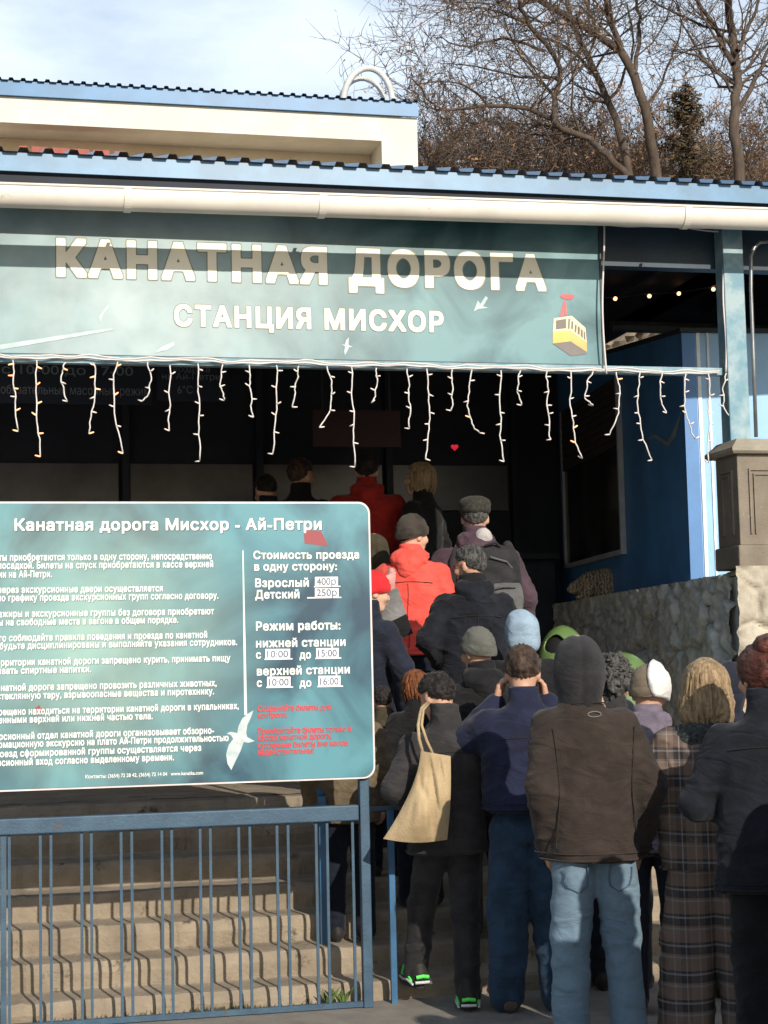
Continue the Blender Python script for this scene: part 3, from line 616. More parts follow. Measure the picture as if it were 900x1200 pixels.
# ------------------------------------------------------------------ fence
YF = 8.0
fz0, fz1 = GZ+.035, .99
t = thing('metal_fence', 'blue metal fence of paired thin bars in front of the stairs', 'fence', (.9, YF, GZ))
fxp = at(428.5, 1050, YF).x
MB().bbox((-1.6, YF-.03, fz1-.072), (fxp-.03, YF+.03, fz1), .006).build('rail', BLUE, t)
MB().box((-1.6, YF-.012, GZ+.005), (fxp-.02, YF+.012, GZ+.03)).build('rail', BLUE, t)
MB().bbox((fxp-.023, YF-.023, GZ), (fxp+.023, YF+.023, 1.115), .004).build('post', BLUE, t)
barxs = [11, 47.5, 60, 96, 107.5, 142.5, 155, 190.5, 202, 235.5, 247.5, 281, 294, 326, 339, 372, 385, 415]
bar = None
def barm(x): return MB().box((x-.0063, YF-.0063, GZ+.03), (x+.0063, YF+.0063, fz1-.074))
xs = [at(x, 1080, YF).x for x in barxs] + [at(-1, 1080, YF).x-.165-.19*k//1 for k in range(0)] + [-.06-.19*k for k in range(8)] + [-.11-.19*k for k in range(8)]
b0 = barm(xs[0]).build('bar', BLUE, t)
for x in xs[1:]:
    o = b0.copy(); C.objects.link(o); o.parent = t; o.location.x = x-xs[0]
xk = at(4, 1080, YF).x; MB().box((xk-.013, YF-.013, GZ), (xk+.013, YF+.013, fz1-.074)).build('post', BLUE, t)
t = thing('handrail', 'dark blue stair handrail post standing behind the fence', 'handrail', at(380, 1140, 8.55))
x = at(379, 1050, 8.5).x; MB().bbox((x-.02, 8.48, .26), (x+.02, 8.52, 1.0), .004).build('post', BLUED, t)
MB().tube([(x, 8.5, 1.0), (x, 9.6, 1.75)], .02, 8).build('rail', BLUED, t)
t = thing('side_railing', 'short blue railing right of the information board post', 'railing', at(460, 1175, 8.05))
x = at(460, 1080, 8.05).x; MB().box((x-.014, 8.036, GZ), (x+.014, 8.064, .96)).build('post', BLUED, t)
MB().box((fxp+.025, 8.03, .955), (x+.06, 8.05, .975)).build('rail', BLUE, t)

# ------------------------------------------------------------------ information board
YI = 7.95
ia, ib = at(-92, 588, YI), at(440, 912, YI); iz0, iz1 = 1.114, 2.426
t = thing('information_board', 'large teal information board with white rules, prices and opening hours', 'sign', ((ia.x+ib.x)/2, YI, iz0))
def rrect(x0, z0, x1, z1, r, y, n=6):
    pts = []
    for (cx, cz, a0) in ((x1-r, z1-r, 0), (x0+r, z1-r, pi/2), (x0+r, z0+r, pi), (x1-r, z0+r, 1.5*pi)):
        pts += [(cx+r*cos(a0+pi/2*k/n), y, cz+r*sin(a0+pi/2*k/n)) for k in range(n+1)]
    return pts
MB().poly(rrect(ia.x, iz0, ib.x, iz1, .055, YI), (0, .03, 0)).build('frame', mat('pinkish white edge', (.62, .56, .56), .5), t)
MB().poly(rrect(ia.x+.009, iz0+.009, ib.x-.009, iz1-.009, .048, YI-.004), (0, .003, 0)).build('panel', sign_mat('board print', (.012, .048, .085), (.085, .25, .30), (.30, .45, .39), -.28, .66, .85), t)
MB().box((ia.x+.2, YI+.032, .1), (ia.x+.25, YI+.075, 2.2)).build('support_post', BLUE, t)
y1 = YI-.0055
LN = [('Билеты приобретаются только в одну сторону, непосредственно', 5, 248.5, 656.5), ('перед посадкой. Билеты на спуск приобретаются в кассе верхней', 7, 250, 666), ('станции на Ай-Петри.', 6, 61, 677),
 ('Проход через экскурсионные двери осуществляется', 8, 191, 694.5), ('только по графику проезда экскурсионных групп согласно договору.', 8, 256, 703.5), ('Пассажиры и экскурсионные группы без договора приобретают', 5, 251, 722), ('билеты на свободные места в вагоне в общем порядке.', 6, 209, 732),
 ('Строго соблюдайте правила поведения и проезда по канатной', 5, 243, 750), ('дороге, будьте дисциплинированы и выполняйте указания сотрудников.', 8, 278, 759), ('На территории канатной дороги запрещено курить, принимать пищу', 5, 270, 778), ('и распивать спиртные напитки.', 7, 107, 789.5),
 ('На канатной дороге запрещено провозить различных животных,', 5, 254, 807.5), ('стеклянную тару, взрывоопасные вещества и пиротехнику.', 1, 251, 817), ('Запрещено находиться на территории канатной дороги в купальниках,', 4, 280, 835), ('с обнаженными верхней или нижней частью тела.', 8, 179, 846),
 ('Экскурсионный отдел канатной дороги организовывает обзорно-', 6, 251, 864), ('информационную экскурсию на плато Ай-Петри продолжительностью', 5, 268, 873), ('1 час, проезд сформированной группы осуществляется через', 8, 236, 884.5), ('экскурсионный вход согласно выделенному времени.', 6, 204, 895)]
RC = [('Стоимость проезда', 297, 421, 655, 10), ('в одну сторону:', 298, 395, 668.5, 10), ('Взрослый', 299, 362, 688, 10.5), ('Детский', 299, 351, 701.5, 10.5), ('Режим работы:', 300, 399, 738.5, 11), ('нижней станции', 300, 405, 758, 10.5), ('с', 300, 306, 772, 10), ('до', 351, 364.5, 772, 10), ('верхней станции', 301, 410, 790.5, 10.5), ('с', 301, 307, 805, 10), ('до', 351, 365, 805, 10)]
def board_text(mb, Y, dx, dz, bold):
    put_text(mb, 'Канатная дорога Мисхор - Ай-Петри', 17, 377, 621.5, 14.5, Y, bold, dx, dz, 1.08)
    for s, cut, xr, bl in LN: put_text(mb, s, xr-(xr-1)*len(s)/(len(s)-cut), xr, bl, 8.6, Y, bold*1.1, dx*.6, dz*.6, 1.08)
    for s, xl, xr, bl, cap in RC: put_text(mb, s, xl, xr, bl, cap, Y, bold, dx*.8, dz*.8, 1.08)
    put_text(mb, 'Контакты: (3654) 72 28 42, (3654) 72 14 04   www.kanatka.com', 100, 238, 910, 4.6, Y, bold*.5, 0, 0)
mb = MB(); board_text(mb, y1+.0008, .0035, -.0035, .036); mb.build('lettering_shadow', LETD, t)
mb = MB(); board_text(mb, y1-.0012, 0, 0, .032); mb.build('lettering', LETW, t)
mb = MB()
for s, xr, bl in (('Сохраняйте билеты для', 388, 833), ('контроля.', 337, 841.5), ('Приобретайте билеты только в', 412, 859), ('кассах канатной дороги,', 389, 867), ('купленные билеты вне кассы', 408, 875.5), ('недействительны!', 368, 884)): put_text(mb, s, 302, xr, bl, 7.6, y1-.0012, .03)
mb.build('lettering', LETR, t)
mb = MB(); ppoly(mb, [(284, 645), (285.4, 645), (289.6, 838), (286.2, 838)], y1); mb.build('divider', mat('pale divider', (.62, .76, .74), .5), t)
mb = MB(); ppoly(mb, [(356, 621), (376, 622), (385, 640), (357, 637)], y1+.0004); mb.build('printed_kite', mat('kite red', (.30, .055, .07), .5), t); mb = MB(); ppoly(mb, [(39, 832), (46, 826), (48, 830), (55, 832), (52, 836)], y1+.0004); mb.build('printed_kite', mat('kite red', (.30, .055, .07), .5), t)
mb = MB()
ppoly(mb, [(265.5, 859.5), (270, 857.5), (278, 859), (279.5, 851), (284, 842), (291, 836), (297, 832.5), (294, 841), (290, 849), (288.5, 858), (289.5, 863.5), (298.5, 868.5), (291, 870.5), (285.5, 869.5), (282, 880), (276, 892), (271, 902.5), (266.5, 895), (265, 884), (268, 873), (273.5, 866), (271, 862)], y1)
mb.build('printed_gull', mat('gull white', (.34, .42, .44), .5, ns=26, col2=(.55, .60, .60), lo=.3, hi=.7), t)
STK = [(369, 396, 676, 688, '400р'), (369, 397, 689.5, 701, '250р'), (311, 340, 760.5, 773, '10:00'), (370.5, 397, 759.5, 772, '15:00'), (313, 340.5, 793, 806, '10:00'), (373, 399, 792, 805, '16:00')]
for (xa, xb, ya_, yb_, s) in STK:
    mb = MB(); ppoly(mb, [(xa, ya_), (xb, ya_-.2), (xb, yb_-.2), (xa, yb_)], y1-.0018); ppoly(mb, [(xa-(9 if s == '250р' else 1), yb_-1.2), (xb+3, yb_-1.6), (xb+3, yb_-.2), (xa-(9 if s == '250р' else 1), yb_+.4)], y1-.0014)
    st = mb.build('price_sticker' if 'р' in s else 'hours_sticker', mat('paper white', (.74, .76, .80), .6), t); mb = MB(); put_text(mb, s, xa+2.2, xb-2.2, yb_-2.6, 8.6, y1-.0032, .008, res=40); mb.build('lettering', mat('grey ink', (.10, .12, .17), .6), st)

# ------------------------------------------------------------------ people
GRP = 'people queuing on the station steps'
def headmat(yaw, pitch, roll=0): return Matrix.Translation((0, .012, 1.50)) @ Euler((radians(pitch), radians(roll), radians(yaw)), 'XYZ').to_matrix().to_4x4() @ Matrix.Translation((0, .008, .125))
def fingers(curl):
    """right-hand pattern: wrist at the origin, fingers along +Y, palm facing -Z, thumb on -X"""
    s = SDF(); s.chain([(0, -.03, 0), (0, .02, 0)], [.024, .026], .01)
    for i, x in enumerate((-.028, -.010, .009, .026)): s.chain([(x*.5, .01, 0), (x, .085, 0)], [.017, .013], .012)
    for i, (x, l) in enumerate(((-.029, .066), (-.010, .075), (.010, .069), (.028, .052))):
        p = Vector((x, .085, 0)); a = curl*.5; pts = [tuple(p)]
        for seg in (.46, .30, .24):
            p = p + Vector((x*.12*seg, cos(a)*l*seg, -sin(a)*l*seg)); pts.append(tuple(p)); a += curl*.75
        s.chain(pts, [.0105, .0095, .0085, .0075], .003)
    s.chain([(-.018, .012, -.004), (-.045, .045, -.014), (-.050, .075, -.022), (-.046, .098, -.028)], [.016, .013, .0115, .009], .006)
    return s.mesh(.0042)
HAND = {c: fingers(c) for c in (.25, .75, 1.2)}
def put_hand(wrist, dirn, palm, side, curl):
    y = Vector(dirn).normalized(); z = -Vector(palm); z = (z - y*z.dot(y)).normalized(); x = y.cross(z)
    V, Fc = HAND[curl]; V = V.copy(); F2 = Fc
    if side < 0: pass
    # thumb is on -x of the pattern; mirror so that it leaves the inner side
    if side > 0: V[:, 0] *= -1; F2 = Fc[:, ::-1]
    M = np.array([x, y, z]); return V@M + np.array(wrist), F2
def head_sdf(s, M, slim=1.0):
    h = SDF()
    h.ell((0, -.012, .03), (.077*slim, .098, .096), .02).ell((0, .022, -.035), (.060*slim, .070, .085), .03).ell((0, .062, -.093), (.030, .026, .022), .03)
    h.ell((0, .076, .022), (.050, .022, .012), .015); h.cone((0, .088, .014), (0, .110, -.022), .009, .013, .012); h.ell((0, .098, -.028), (.019, .013, .009), .008)
    h.ell((0, .082, -.062), (.026, .014, .012), .012)
    for q in (-1, 1): h.ell((q*.079*slim, -.012, -.010), (.010, .022, .033), .006); h.ell((q*.04, .070, -.025), (.026, .022, .022), .025)
    h.cone((0, -.022, -.03), (0, -.03, -.16), .056, .054, .03)
    s.merge(h.move(M))
def xf(V, M): return V@np.array(M.to_3x3()).T + np.array(M.translation)
def skullcap(M, keep, thick, amp, freq, seed=0, r=(.079, .101, .099), c=(0, -.012, .03), n=56, m=40):
    """shell over the skull: thick where keep(dir) is near 1, sunk below the skin elsewhere"""
    U, T = np.meshgrid(np.linspace(0, 2*pi, n, endpoint=False), np.linspace(.02, pi-.02, m), indexing='ij')
    D = np.stack((np.sin(T)*np.cos(U), np.sin(T)*np.sin(U), np.cos(T)), -1); k = keep(D[..., 0], D[..., 1], D[..., 2])
    nz_ = vnoise(D*np.array(freq)+seed) + .5*vnoise(D*np.array(freq)*2.3+seed+5)
    rad = 1 + (k*(thick+amp*nz_) - (1-k)*.016)/.09
    V = D*np.array(r)*rad[..., None] + np.array(c); V = xf(V.reshape(-1, 3), M)
    Fc = [(i*m+j, i*m+j+1, ((i+1) % n)*m+j+1, ((i+1) % n)*m+j) for i in range(n) for j in range(m-1)]
    return V, np.array(Fc)
def sm(x, a, b): return np.clip((x-a)/(b-a), 0, 1)**2*(3-2*np.clip((x-a)/(b-a), 0, 1))
def k_short(x, y, z): return sm(z - .75*y, -.32, -.12)*1.0*(1-sm(y, .55, .75)*(1-sm(z, .55, .72)))*(1-.8*sm(1-np.abs(np.abs(x)-.95)*6, 0, 1)*(z < .1)*(z > -.6)*(y > -.2))
def k_beanie(x, y, z): return sm(z-.28*y, -.30, -.24)
def wrinkle(amp, seed, puff=0, fz=9, ax=4.5):
    def f(P):
        wp = P + .05*np.stack([vnoise(P*6+seed+k) for k in (0, 17, 31)], -1); x = np.abs(P[..., 0]); arm = sm(x, .16, .23)
        r1 = 1-np.abs(vnoise(wp*np.array((ax*.9, ax*.9, fz*.8))+seed)); r2 = 1-np.abs(vnoise((wp+.25*wp[..., [2, 0, 1]])*np.array((ax*2, ax*2, fz*2.1))+seed+3)); c = vnoise(P*3.2+seed+9)
        msk = sm(vnoise(P*2.6+seed+40), -.25, .35)
        d = -amp*(.55*r1**7 + (.25+.75*np.maximum(arm, msk))*.9*r2**5 + .30*c - .3)
        if puff: d = d + .011*np.exp(-((np.mod(P[..., 2]+.01*c, puff)/puff-.5)/.16)**2) - .003
        return d
    return f
DEF_ARM = ((.262, -.03, 1.13), (.245, .05, .88))
SKINS = [mat('skin tan', (.47, .27, .185), .55, .12, 14, .1, 200, spec=.35), mat('skin fair', (.56, .345, .25), .55, .12, 14, .1, 200, spec=.35)]
PPL = {}
def person(key, label, px, py, d, yaw=0, w=1.0, hem=.80, coat=None, pant=None, shoe=None, armL=None, armR=None, head=(0, 0), hat=None, hair=None, puff=0, amp=.011, leg=None, hemw=None, collar=.075,
           hood=None, voxel=.0125, feet=None, hands=(None, None), stance=.10, slim=1.0, sleeve=(.078, .066, .052), z=None, skin=0, waist=1.0, pamp=.009, collar_mat=None, group=GRP, htop=.0, lean=0):
    seed = len(PPL)*7.31+3
    p = atd(px, py, d); zf = zst(p.y) if z is None else z
    H = p.z - zf - htop; k = H/1.75
    t = thing('person', label, 'person', (p.x, p.y, zf), group); t.rotation_euler.z = -YAW + radians(yaw); t.scale = (k, k, k); ORG[t.name] = Vector()
    PPL[key] = t
    HM = Matrix.Translation((lean, 0, 0)) @ headmat(*head)
    aL = [Vector((-q[0], q[1], q[2])) for q in DEF_ARM] if armL is None else [Vector(q) for q in armL]
    aR = [Vector(q) for q in DEF_ARM] if armR is None else [Vector(q) for q in armR]
    shL, shR = Vector((-.168*w+lean*.5, -.005, 1.365)), Vector((.168*w+lean*.5, -.005, 1.365))
    ft = feet or ((-stance, 0, 0), (stance, 0, 0))
    # body: one skin surface
    s = SDF(); head_sdf(s, HM, slim)
    s.loft([(.86, .11, .070, 0, 0), (1.05, .11, .070, 0, 0), (1.3, .13, .08, 0, 0), (1.40, .08, .055, 0, -.01), (1.5, .05, .05, 0, -.015)], .03)
    for sh, (e, wr) in ((shL, aL), (shR, aR)): s.chain([tuple(sh*.85+Vector((0, 0, .18))), tuple(e), tuple(wr)], [.045, .038, .026], .03)
    for q, f in zip((-1, 1), ft): s.chain([(q*.085, 0, .92), (q*.095+(f[0]-q*.1)*.5, .01+f[1]*.5, .5+f[2]*.5), (f[0], f[1]-.01, .09+f[2])], [.07, .045, .032], .03)
    V, Fc = s.mesh(.0105)
    parts = [(V, Fc)]
    for i, (sd_, (e, wr)) in enumerate(((-1, aL), (1, aR))):
        hd = hands[i] or {}
        dr = hd.get('dir', tuple((wr-e).normalized()+Vector((0, .15, 0)))); pm = hd.get('palm', (-sd_, .1, 0))
        parts.append(put_hand(wr, dr, pm, sd_, hd.get('curl', .75)))
    off = 0; VV = []; FF = []
    for v, f in parts: VV.append(v); FF.append(np.asarray(f)+off); off += len(v)
    b = vm(np.concatenate(VV), np.concatenate(FF), 'body', SKINS[skin], t)
    for q in (-1, 1):
        e = MB().sphere((0, 0, 0), (.0115, .008, .0075), 8, 6).build('eye', EYEW, b, smooth=True); e.matrix_local = HM @ Matrix.Translation((q*.030, .085, .006))
    m_ = MB().sphere((0, 0, 0), (.022, .006, .0075), 10, 6).build('mouth', LIP, b, smooth=True); m_.matrix_local = HM @ Matrix.Translation((0, .0945, -.062))
    # jacket
    hw = hemw or .205
    s = SDF()
    s.loft([(hem, hw*w, .145*w, 0, .0), ((hem+1.02)/2, (hw*.5+.1)*w, .142*w, 0, 0), (1.04, .198*w*waist, .135*w*waist, 0, 0), (1.22, .200*w, .140*w, 0, 0), (1.32, .195*w, .130*w, lean*.6, -.01), (1.385, .165*w, .112*w, lean*.75, -.018), (1.435, .118*w, .092, lean*.9, -.022), (1.47, .090, .080, lean, -.018), (1.50, .080, .074, lean, -.014), (1.50+collar, .074, .072, lean, -.008)], .03)
    for sh, (e, wr) in ((shL, aL), (shR, aR)):
        wv = wr + (wr-e).normalized()*-.005
        s.chain([tuple(sh), tuple(e), tuple(wv)], [sleeve[0], sleeve[1], sleeve[2]], .045)
    V, Fc = s.mesh(voxel, wrinkle(amp, seed, puff)); j = vm(V, Fc, 'jacket', coat, t)
    if hood:                                     # hood lying on the back
        s = SDF(); s.ell((0, -.085, 1.455), (.125, .062, .070), .03).ell((-.07, -.045, 1.485), (.055, .06, .045), .04).ell((.07, -.045, 1.485), (.055, .06, .045), .04).ell((0, -.125, 1.40), (.07, .035, .07), .04)
        V, Fc = s.mesh(voxel, wrinkle(.014, seed+4, 0, 9, 9)); vm(V, Fc, 'hood', hood, j)
    if collar_mat:
        s = SDF(); s.loft([(1.36, .175, .118, 0, -.02), (1.42, .148, .115, 0, -.028), (1.475, .100, .092, 0, -.02)] if key == 'plaid' else [(1.455, .125, .098, 0, -.02), (1.50, .105, .095, 0, -.014), (1.575, .088, .088, 0, -.006)], .02); V, Fc = s.mesh(voxel, wrinkle(.012, seed+2, 0, 14, 12)); vm(V, Fc, 'scarf', collar_mat, t)
    # trousers
    lg = leg or (.100, .078, .068)
    s = SDF(); s.loft([(.80, .148, .104, 0, -.003), (.86, .150, .100, 0, -.004), (.94, .140, .088, 0, 0), (1.0, .12, .08, 0, 0)], .03)
    for q, f in zip((-1, 1), ft):
        s.chain([(q*.082, -.002, .85), (q*.097+(f[0]-q*.1)*.5, .015+f[1]*.5, .48+f[2]*.5), (f[0], f[1]-.012, .075+f[2])], lg, .03)
    V, Fc = s.mesh(voxel, wrinkle(pamp, seed+1, 0, 8, 6)); vm(V, Fc, 'trousers', pant, t)
    for q, f in zip((-1, 1), ft):
        s = SDF(); s.chain([(0, -.055, .045), (0, .03, .045), (0, .13, .033), (0, .165, .030)], [.040, .043, .038, .026], .02).cone((0, -.04, .07), (0, -.03, .11), .042, .042, .03)
        V, Fc = s.mesh(.009); V[:, 2] = np.maximum(V[:, 2], .012)
        o = vm(V, Fc, 'shoe', shoe or cloth('black shoe', (.02, .018, .017), rough=.5), t); o.location = (f[0], f[1], f[2]); o.rotation_euler.z = -q*.15
        sl = [[((.046+.004*sin(u*2))*sg, y, z_) for sg, y in ()] for u, z_ in ()]
        ol = [(.043*cos(a)*(1 if sin(a) > 0 else .92), .055+.125*sin(a), 0) for a in np.linspace(0, 2*pi, 22, endpoint=False)]
        MB().loft([[(x, y, 0) for x, y, _ in ol], [(x*1.03, y*1.01, .012) for x, y, _ in ol], [(x, y, .026) for x, y, _ in ol]]).build('sole', cloth('dark sole', (.03, .03, .03)), o)
    # head wear and hair
    if hair:
        kind, hm = hair
        if kind == 'under': V, Fc = skullcap(HM, lambda x, y, z: k_short(x, y, z)*(1-sm(z, .0, .12)), .008, .006, (12, 12, 9), seed)
        elif kind == 'short': V, Fc = skullcap(HM, k_short, .013, .010, (9, 9, 7), seed)
        elif kind == 'curly': V, Fc = skullcap(HM, lambda x, y, z: sm(z-.6*y, -.62, -.4)*(1-sm(y, .5, .7)*(1-sm(z, .4, .6))), .034, .030, (7, 7, 7), seed)
        elif kind == 'back': V, Fc = skullcap(HM, lambda x, y, z: sm(z-.8*y, -.75, -.5)*(1-sm(y, .45, .65)*(1-sm(z, .5, .65))), .018, .006, (14, 14, 4), seed)
        else: V, Fc = skullcap(HM, lambda x, y, z: sm(z-1.1*y, -.95, -.6)*(1-sm(y, .5, .7)*(1-sm(z, .45, .65))), .020, .005, (9, 9, 14), seed)
        if kind in ('long', 'bob'):
            s = SDF(); s.ell((0, -.012, .035), (.093, .114, .104), .03)
            if kind == 'long': s.ell((0, -.050, -.055), (.116, .092, .115), .05).ell((-.082, -.015, -.10), (.045, .065, .10), .04).ell((.082, -.015, -.10), (.045, .065, .10), .04).ell((0, -.075, -.13), (.112, .066, .072), .04)
            else: s.ell((0, -.04, -.03), (.092, .082, .085), .05).ell((-.07, 0, -.05), (.028, .05, .065), .03).ell((.07, 0, -.05), (.028, .05, .065), .03)
            def hf(P):
                ang = np.arctan2(P[..., 0], -P[..., 1]-.01); q = np.stack((ang*7+1.2*np.sin(P[..., 2]*38+ang*3), P[..., 2]*9, P[..., 1]*0), -1); q2 = np.stack((ang*17+1.5*np.sin(P[..., 2]*30+ang*5), P[..., 2]*14, P[..., 1]*0), -1)
                return .016*np.abs(vnoise(q+seed)) + .009*np.abs(vnoise(q2+seed)) - .006 + np.where((P[..., 1] > .055) & (P[..., 2] < .075), .05, 0)
            V, Fc = s.mesh(.0058, hf); V = xf(V, HM)
        ho = vm(V, Fc, 'hair', hm, b)
        if kind == 'bun':
            s = SDF(); s.ell((0, -.075, .128), (.060, .058, .052), .02); s.move(HM); V, Fc = s.mesh(.007, lambda P: .005*vnoise(P*np.array((40, 40, 60)))); vm(V, Fc, 'bun', hm, ho)
        if kind in ('long', 'curly', 'back', 'bun', 'bob'):
            n = {'long': 150, 'curly': 260, 'back': 30, 'bun': 14, 'bob': 110}[kind]; rr = random.Random(int(seed*10)); mb = MB()
            for _ in range(n):
                a = rr.uniform(.18, 2*pi-.18) if kind != 'bun' else rr.uniform(.6, 2*pi-.6); a += pi/2; el = rr.uniform(.0, 1.35)
                dx, dy, dz = cos(el)*cos(a), cos(el)*sin(a), sin(el)
                st_ = Vector((dx*.085, dy*.105-.012, dz*.108+.03)); pts = [st_]; rad = [.003]
                if kind in ('long', 'bob'):
                    zb = (-.175 if kind == 'long' else -.085) - rr.uniform(-.015, .03); zt = .125*rr.uniform(.35, 1)**.5; ph = rr.uniform(0, 6); pts = []; rad = []; fq = rr.uniform(22, 34); a0 = rr.uniform(.62, 2*pi-.62)+pi/2; m = 14
                    for i_ in range(m+1):
                        u = i_/m; z_ = zt+(zb-zt)*u; R_ = float(np.interp(z_, [-.2, -.16, -.10, -.03, .04, .085, .115, .135], ([.094, .104, .112, .106, .098, .078, .05, .012] if kind == 'long' else [.07, .075, .088, .100, .097, .078, .05, .012])))
                        aa = a0 + .05*sin(ph+z_*fq)+.16*(u-.3)*sin(ph); rr2 = R_ + .004*sin(ph*2+z_*fq*1.2)
                        pts.append(Vector((rr2*cos(aa), rr2*1.12*sin(aa)-.018, z_))); rad.append((.0125 if kind == 'long' else .010)*(1-.72*u**3)*(1 if i_ else .4))
                elif kind == 'curly':
                    q = st_*1.22; ph = rr.uniform(0, 6)
                    for i_ in range(7): q = q + Vector((cos(ph+i_*1.1), sin(ph+i_*1.1), .3*sin(ph+i_))).normalized()*.011+Vector((dx, dy, dz))*.001; pts.append(q.copy()); rad.append(.0034)
                else:
                    v = Vector((rr.uniform(-.4, .4), -.5, rr.uniform(.1, .6) if kind == 'bun' else -.3)).normalized(); q = st_.copy()*1.10
                    for i_ in range(4): q = q+v*.014; pts.append(q.copy()); rad.append(.0013)
                    rad[-1] = .0007
                mb.tube(pts, rad, 5)
            lo_ = mb.build('hair_strands', hm, ho, smooth=True, fix=False); lo_.matrix_local = HM
    if hat:
        kind, hm = hat
        if kind == 'beanie':
            V, Fc = skullcap(HM, k_beanie, .016, .004, (5, 5, 16), seed, r=(.080, .102, .104)); ho = vm(V, Fc, 'beanie', hm, t)
            th = np.linspace(0, 2*pi, 40, endpoint=False)
            rng = [[tuple(HM @ Vector((.0945*s_*cos(a), -.012+.1165*s_*sin(a), .002+dz+.030*sin(a)))) for a in th] for s_, dz in ((1.0, -.010), (1.04, -.004), (1.055, .014), (1.045, .034), (1.0, .046))]
            MB().loft(rng, cap=False).build('rim', hm, ho, smooth=True)
        elif kind == 'flatcap':
            s = SDF(); s.ell((0, -.015, .085), (.102, .126, .056), .03).ell((0, .03, .09), (.092, .10, .040), .03).ell((0, -.02, .048), (.100, .120, .045), .02).ell((0, .105, .055), (.068, .055, .012), .02)
            s.move(HM); V, Fc = s.mesh(.009, lambda P: .004*vnoise(P*22)); vm(V, Fc, 'flat_cap', hm, t)
        elif kind == 'hoodup':
            s = SDF(); s.ell((0, -.034, .020), (.101, .112, .108), .03).ell((0, -.050, -.05), (.096, .088, .085), .06).cone((0, -.045, -.08), (0, -.04, -.16), .088, .092, .06)
            s.move(HM)
            def hoodf(P):
                q = (P - np.array(HM.translation)); return .010*np.exp(-(q[..., 0]/.012)**2)*(q[..., 1] < 0) - .009*(.3-np.abs(vnoise(P*np.array((11, 11, 6))+seed)))
            V, Fc = s.mesh(.010, hoodf); vm(V, Fc, 'hood', hm, t)
        elif kind == 'softhood':             # thin peaked hood
            s = SDF(); s.ell((0, -.035, .03), (.118, .120, .115), .03).ell((-.02, -.02, .10), (.06, .07, .055), .05).ell((0, -.06, -.07), (.118, .095, .09), .06)
            s.move(HM); V, Fc = s.mesh(.010, lambda P: -.016*(.3-np.abs(vnoise(P*np.array((9, 9, 4))+seed)))); vm(V, Fc, 'hood', hm, t)
    return t
def hemline(t, z, r=.0045, part='jacket', name='hem', m=None, zj=.012):
    o, v = verts(t, part); k = np.abs(v[:, 2]-z) < .022; q = v[k]; a_ = np.arctan2(q[:, 1], q[:, 0]); pts = []
    ctr = np.abs(q[:, 0]) < .30
    for i in range(56):
        a = -pi+2*pi*(i+.5)/56; w_ = (np.abs(np.angle(np.exp(1j*(a_-a)))) < .09) & ctr
        if w_.any(): rr_ = np.hypot(q[w_, 0], q[w_, 1]).max(); pts.append((rr_*cos(a), rr_*sin(a), z))
    if len(pts) > 20: MB().tube(pts+[pts[0]], r, 6, False).build(name, m or o.data.materials[0], o, smooth=True)
def verts(t, nm):
    o = [c for c in t.children if c.name.split('.')[0] == nm][0]; v = np.zeros(len(o.data.vertices)*3); o.data.vertices.foreach_get('co', v); return o, v.reshape(-1, 3)
def worldpt(t, p):
    M = Matrix.Translation(t.location) @ t.rotation_euler.to_matrix().to_4x4() @ Matrix.Diagonal((*t.scale, 1)); return M @ Vector(p)

c_brown = cloth('dark brown jacket cloth', (.032, .0235, .0195), .2); c_char = cloth('charcoal knit', (0.0220, 0.0220, 0.0242), .25, bump=.5)
c_navy = cloth('navy fleece', (0.0117, 0.0150, 0.0374), .2); c_grey = cloth('charcoal grey coat cloth', (0.0287, 0.0271, 0.0287), .2); c_black = cloth('black cloth', (0.0086, 0.0086, 0.0100), .25)
c_nblack = cloth('blue black coat cloth', (0.0080, 0.0096, 0.0152), .25); c_purple = cloth('plum jacket cloth', (0.0612, 0.0374, 0.0518), .18); c_coral = cloth('coral red jacket cloth', (.72, .085, .065), .12)
c_dred = cloth('red jacket cloth', (0.2790, 0.0155, 0.0112), .15); c_olive = cloth('olive brown coat cloth', (0.0450, 0.0372, 0.0228), .2); c_mauve = cloth('mauve padded cloth', (0.1380, 0.1150, 0.1518), .15)
c_beanie = cloth('grey green knit', (0.0920, 0.0960, 0.0840), .2, bump=.5, bs=300); c_pblue = cloth('pale blue fleece', (0.2376, 0.3256, 0.4136), .12); c_cap = cloth('dark olive tweed', (0.0338, 0.0323, 0.0270), .3, ns=60)
c_dknit = cloth('dark brown knit', (.040, .033, .028), .3, bump=.5, bs=300); c_red = cloth('bright red knit', (.55, .02, .025), .15); c_navy2 = cloth('dark navy cloth', (0.0123, 0.0154, 0.0277), .2)
c_khaki = cloth('khaki knit', (0.1240, 0.1000, 0.0704), .15, bump=.4); c_white = cloth('white fleece', (.62, .60, .58), .08); c_jean = cloth('light blue denim', (.095, .155, .215), .3, ns=3, col2=(.155, .225, .285), lo=.25, hi=.75)
c_jogg = cloth('navy track trousers cloth', (0.0193, 0.0421, 0.0747), .25); c_dkp = cloth('dark grey trousers cloth', (0.0231, 0.0224, 0.0239), .25); c_nvp = cloth('dark navy trousers cloth', (0.0066, 0.0090, 0.0180), .25)
c_ltan = cloth('tan boots', (.10, .075, .06)); c_fur = cloth('dark teddy fleece', (.040, .046, .046), .5, ns=70, bump=1, bs=130)
h_brown = cloth('brown hair', (0.0440, 0.0256, 0.0176), .5, ns=30, rough=.5, stretch=(1, 1, .3), bump=.6, bs=90); h_dk = cloth('dark hair', (0.0132, 0.0102, 0.0090), .5, ns=30, rough=.5, bump=.6, bs=90); h_grey = cloth('grey black hair', (0.018, 0.0175, 0.017), .6, ns=60, rough=.5, col2=(.085, .083, .08), stretch=(1, 1, .3), bump=.6, bs=90)
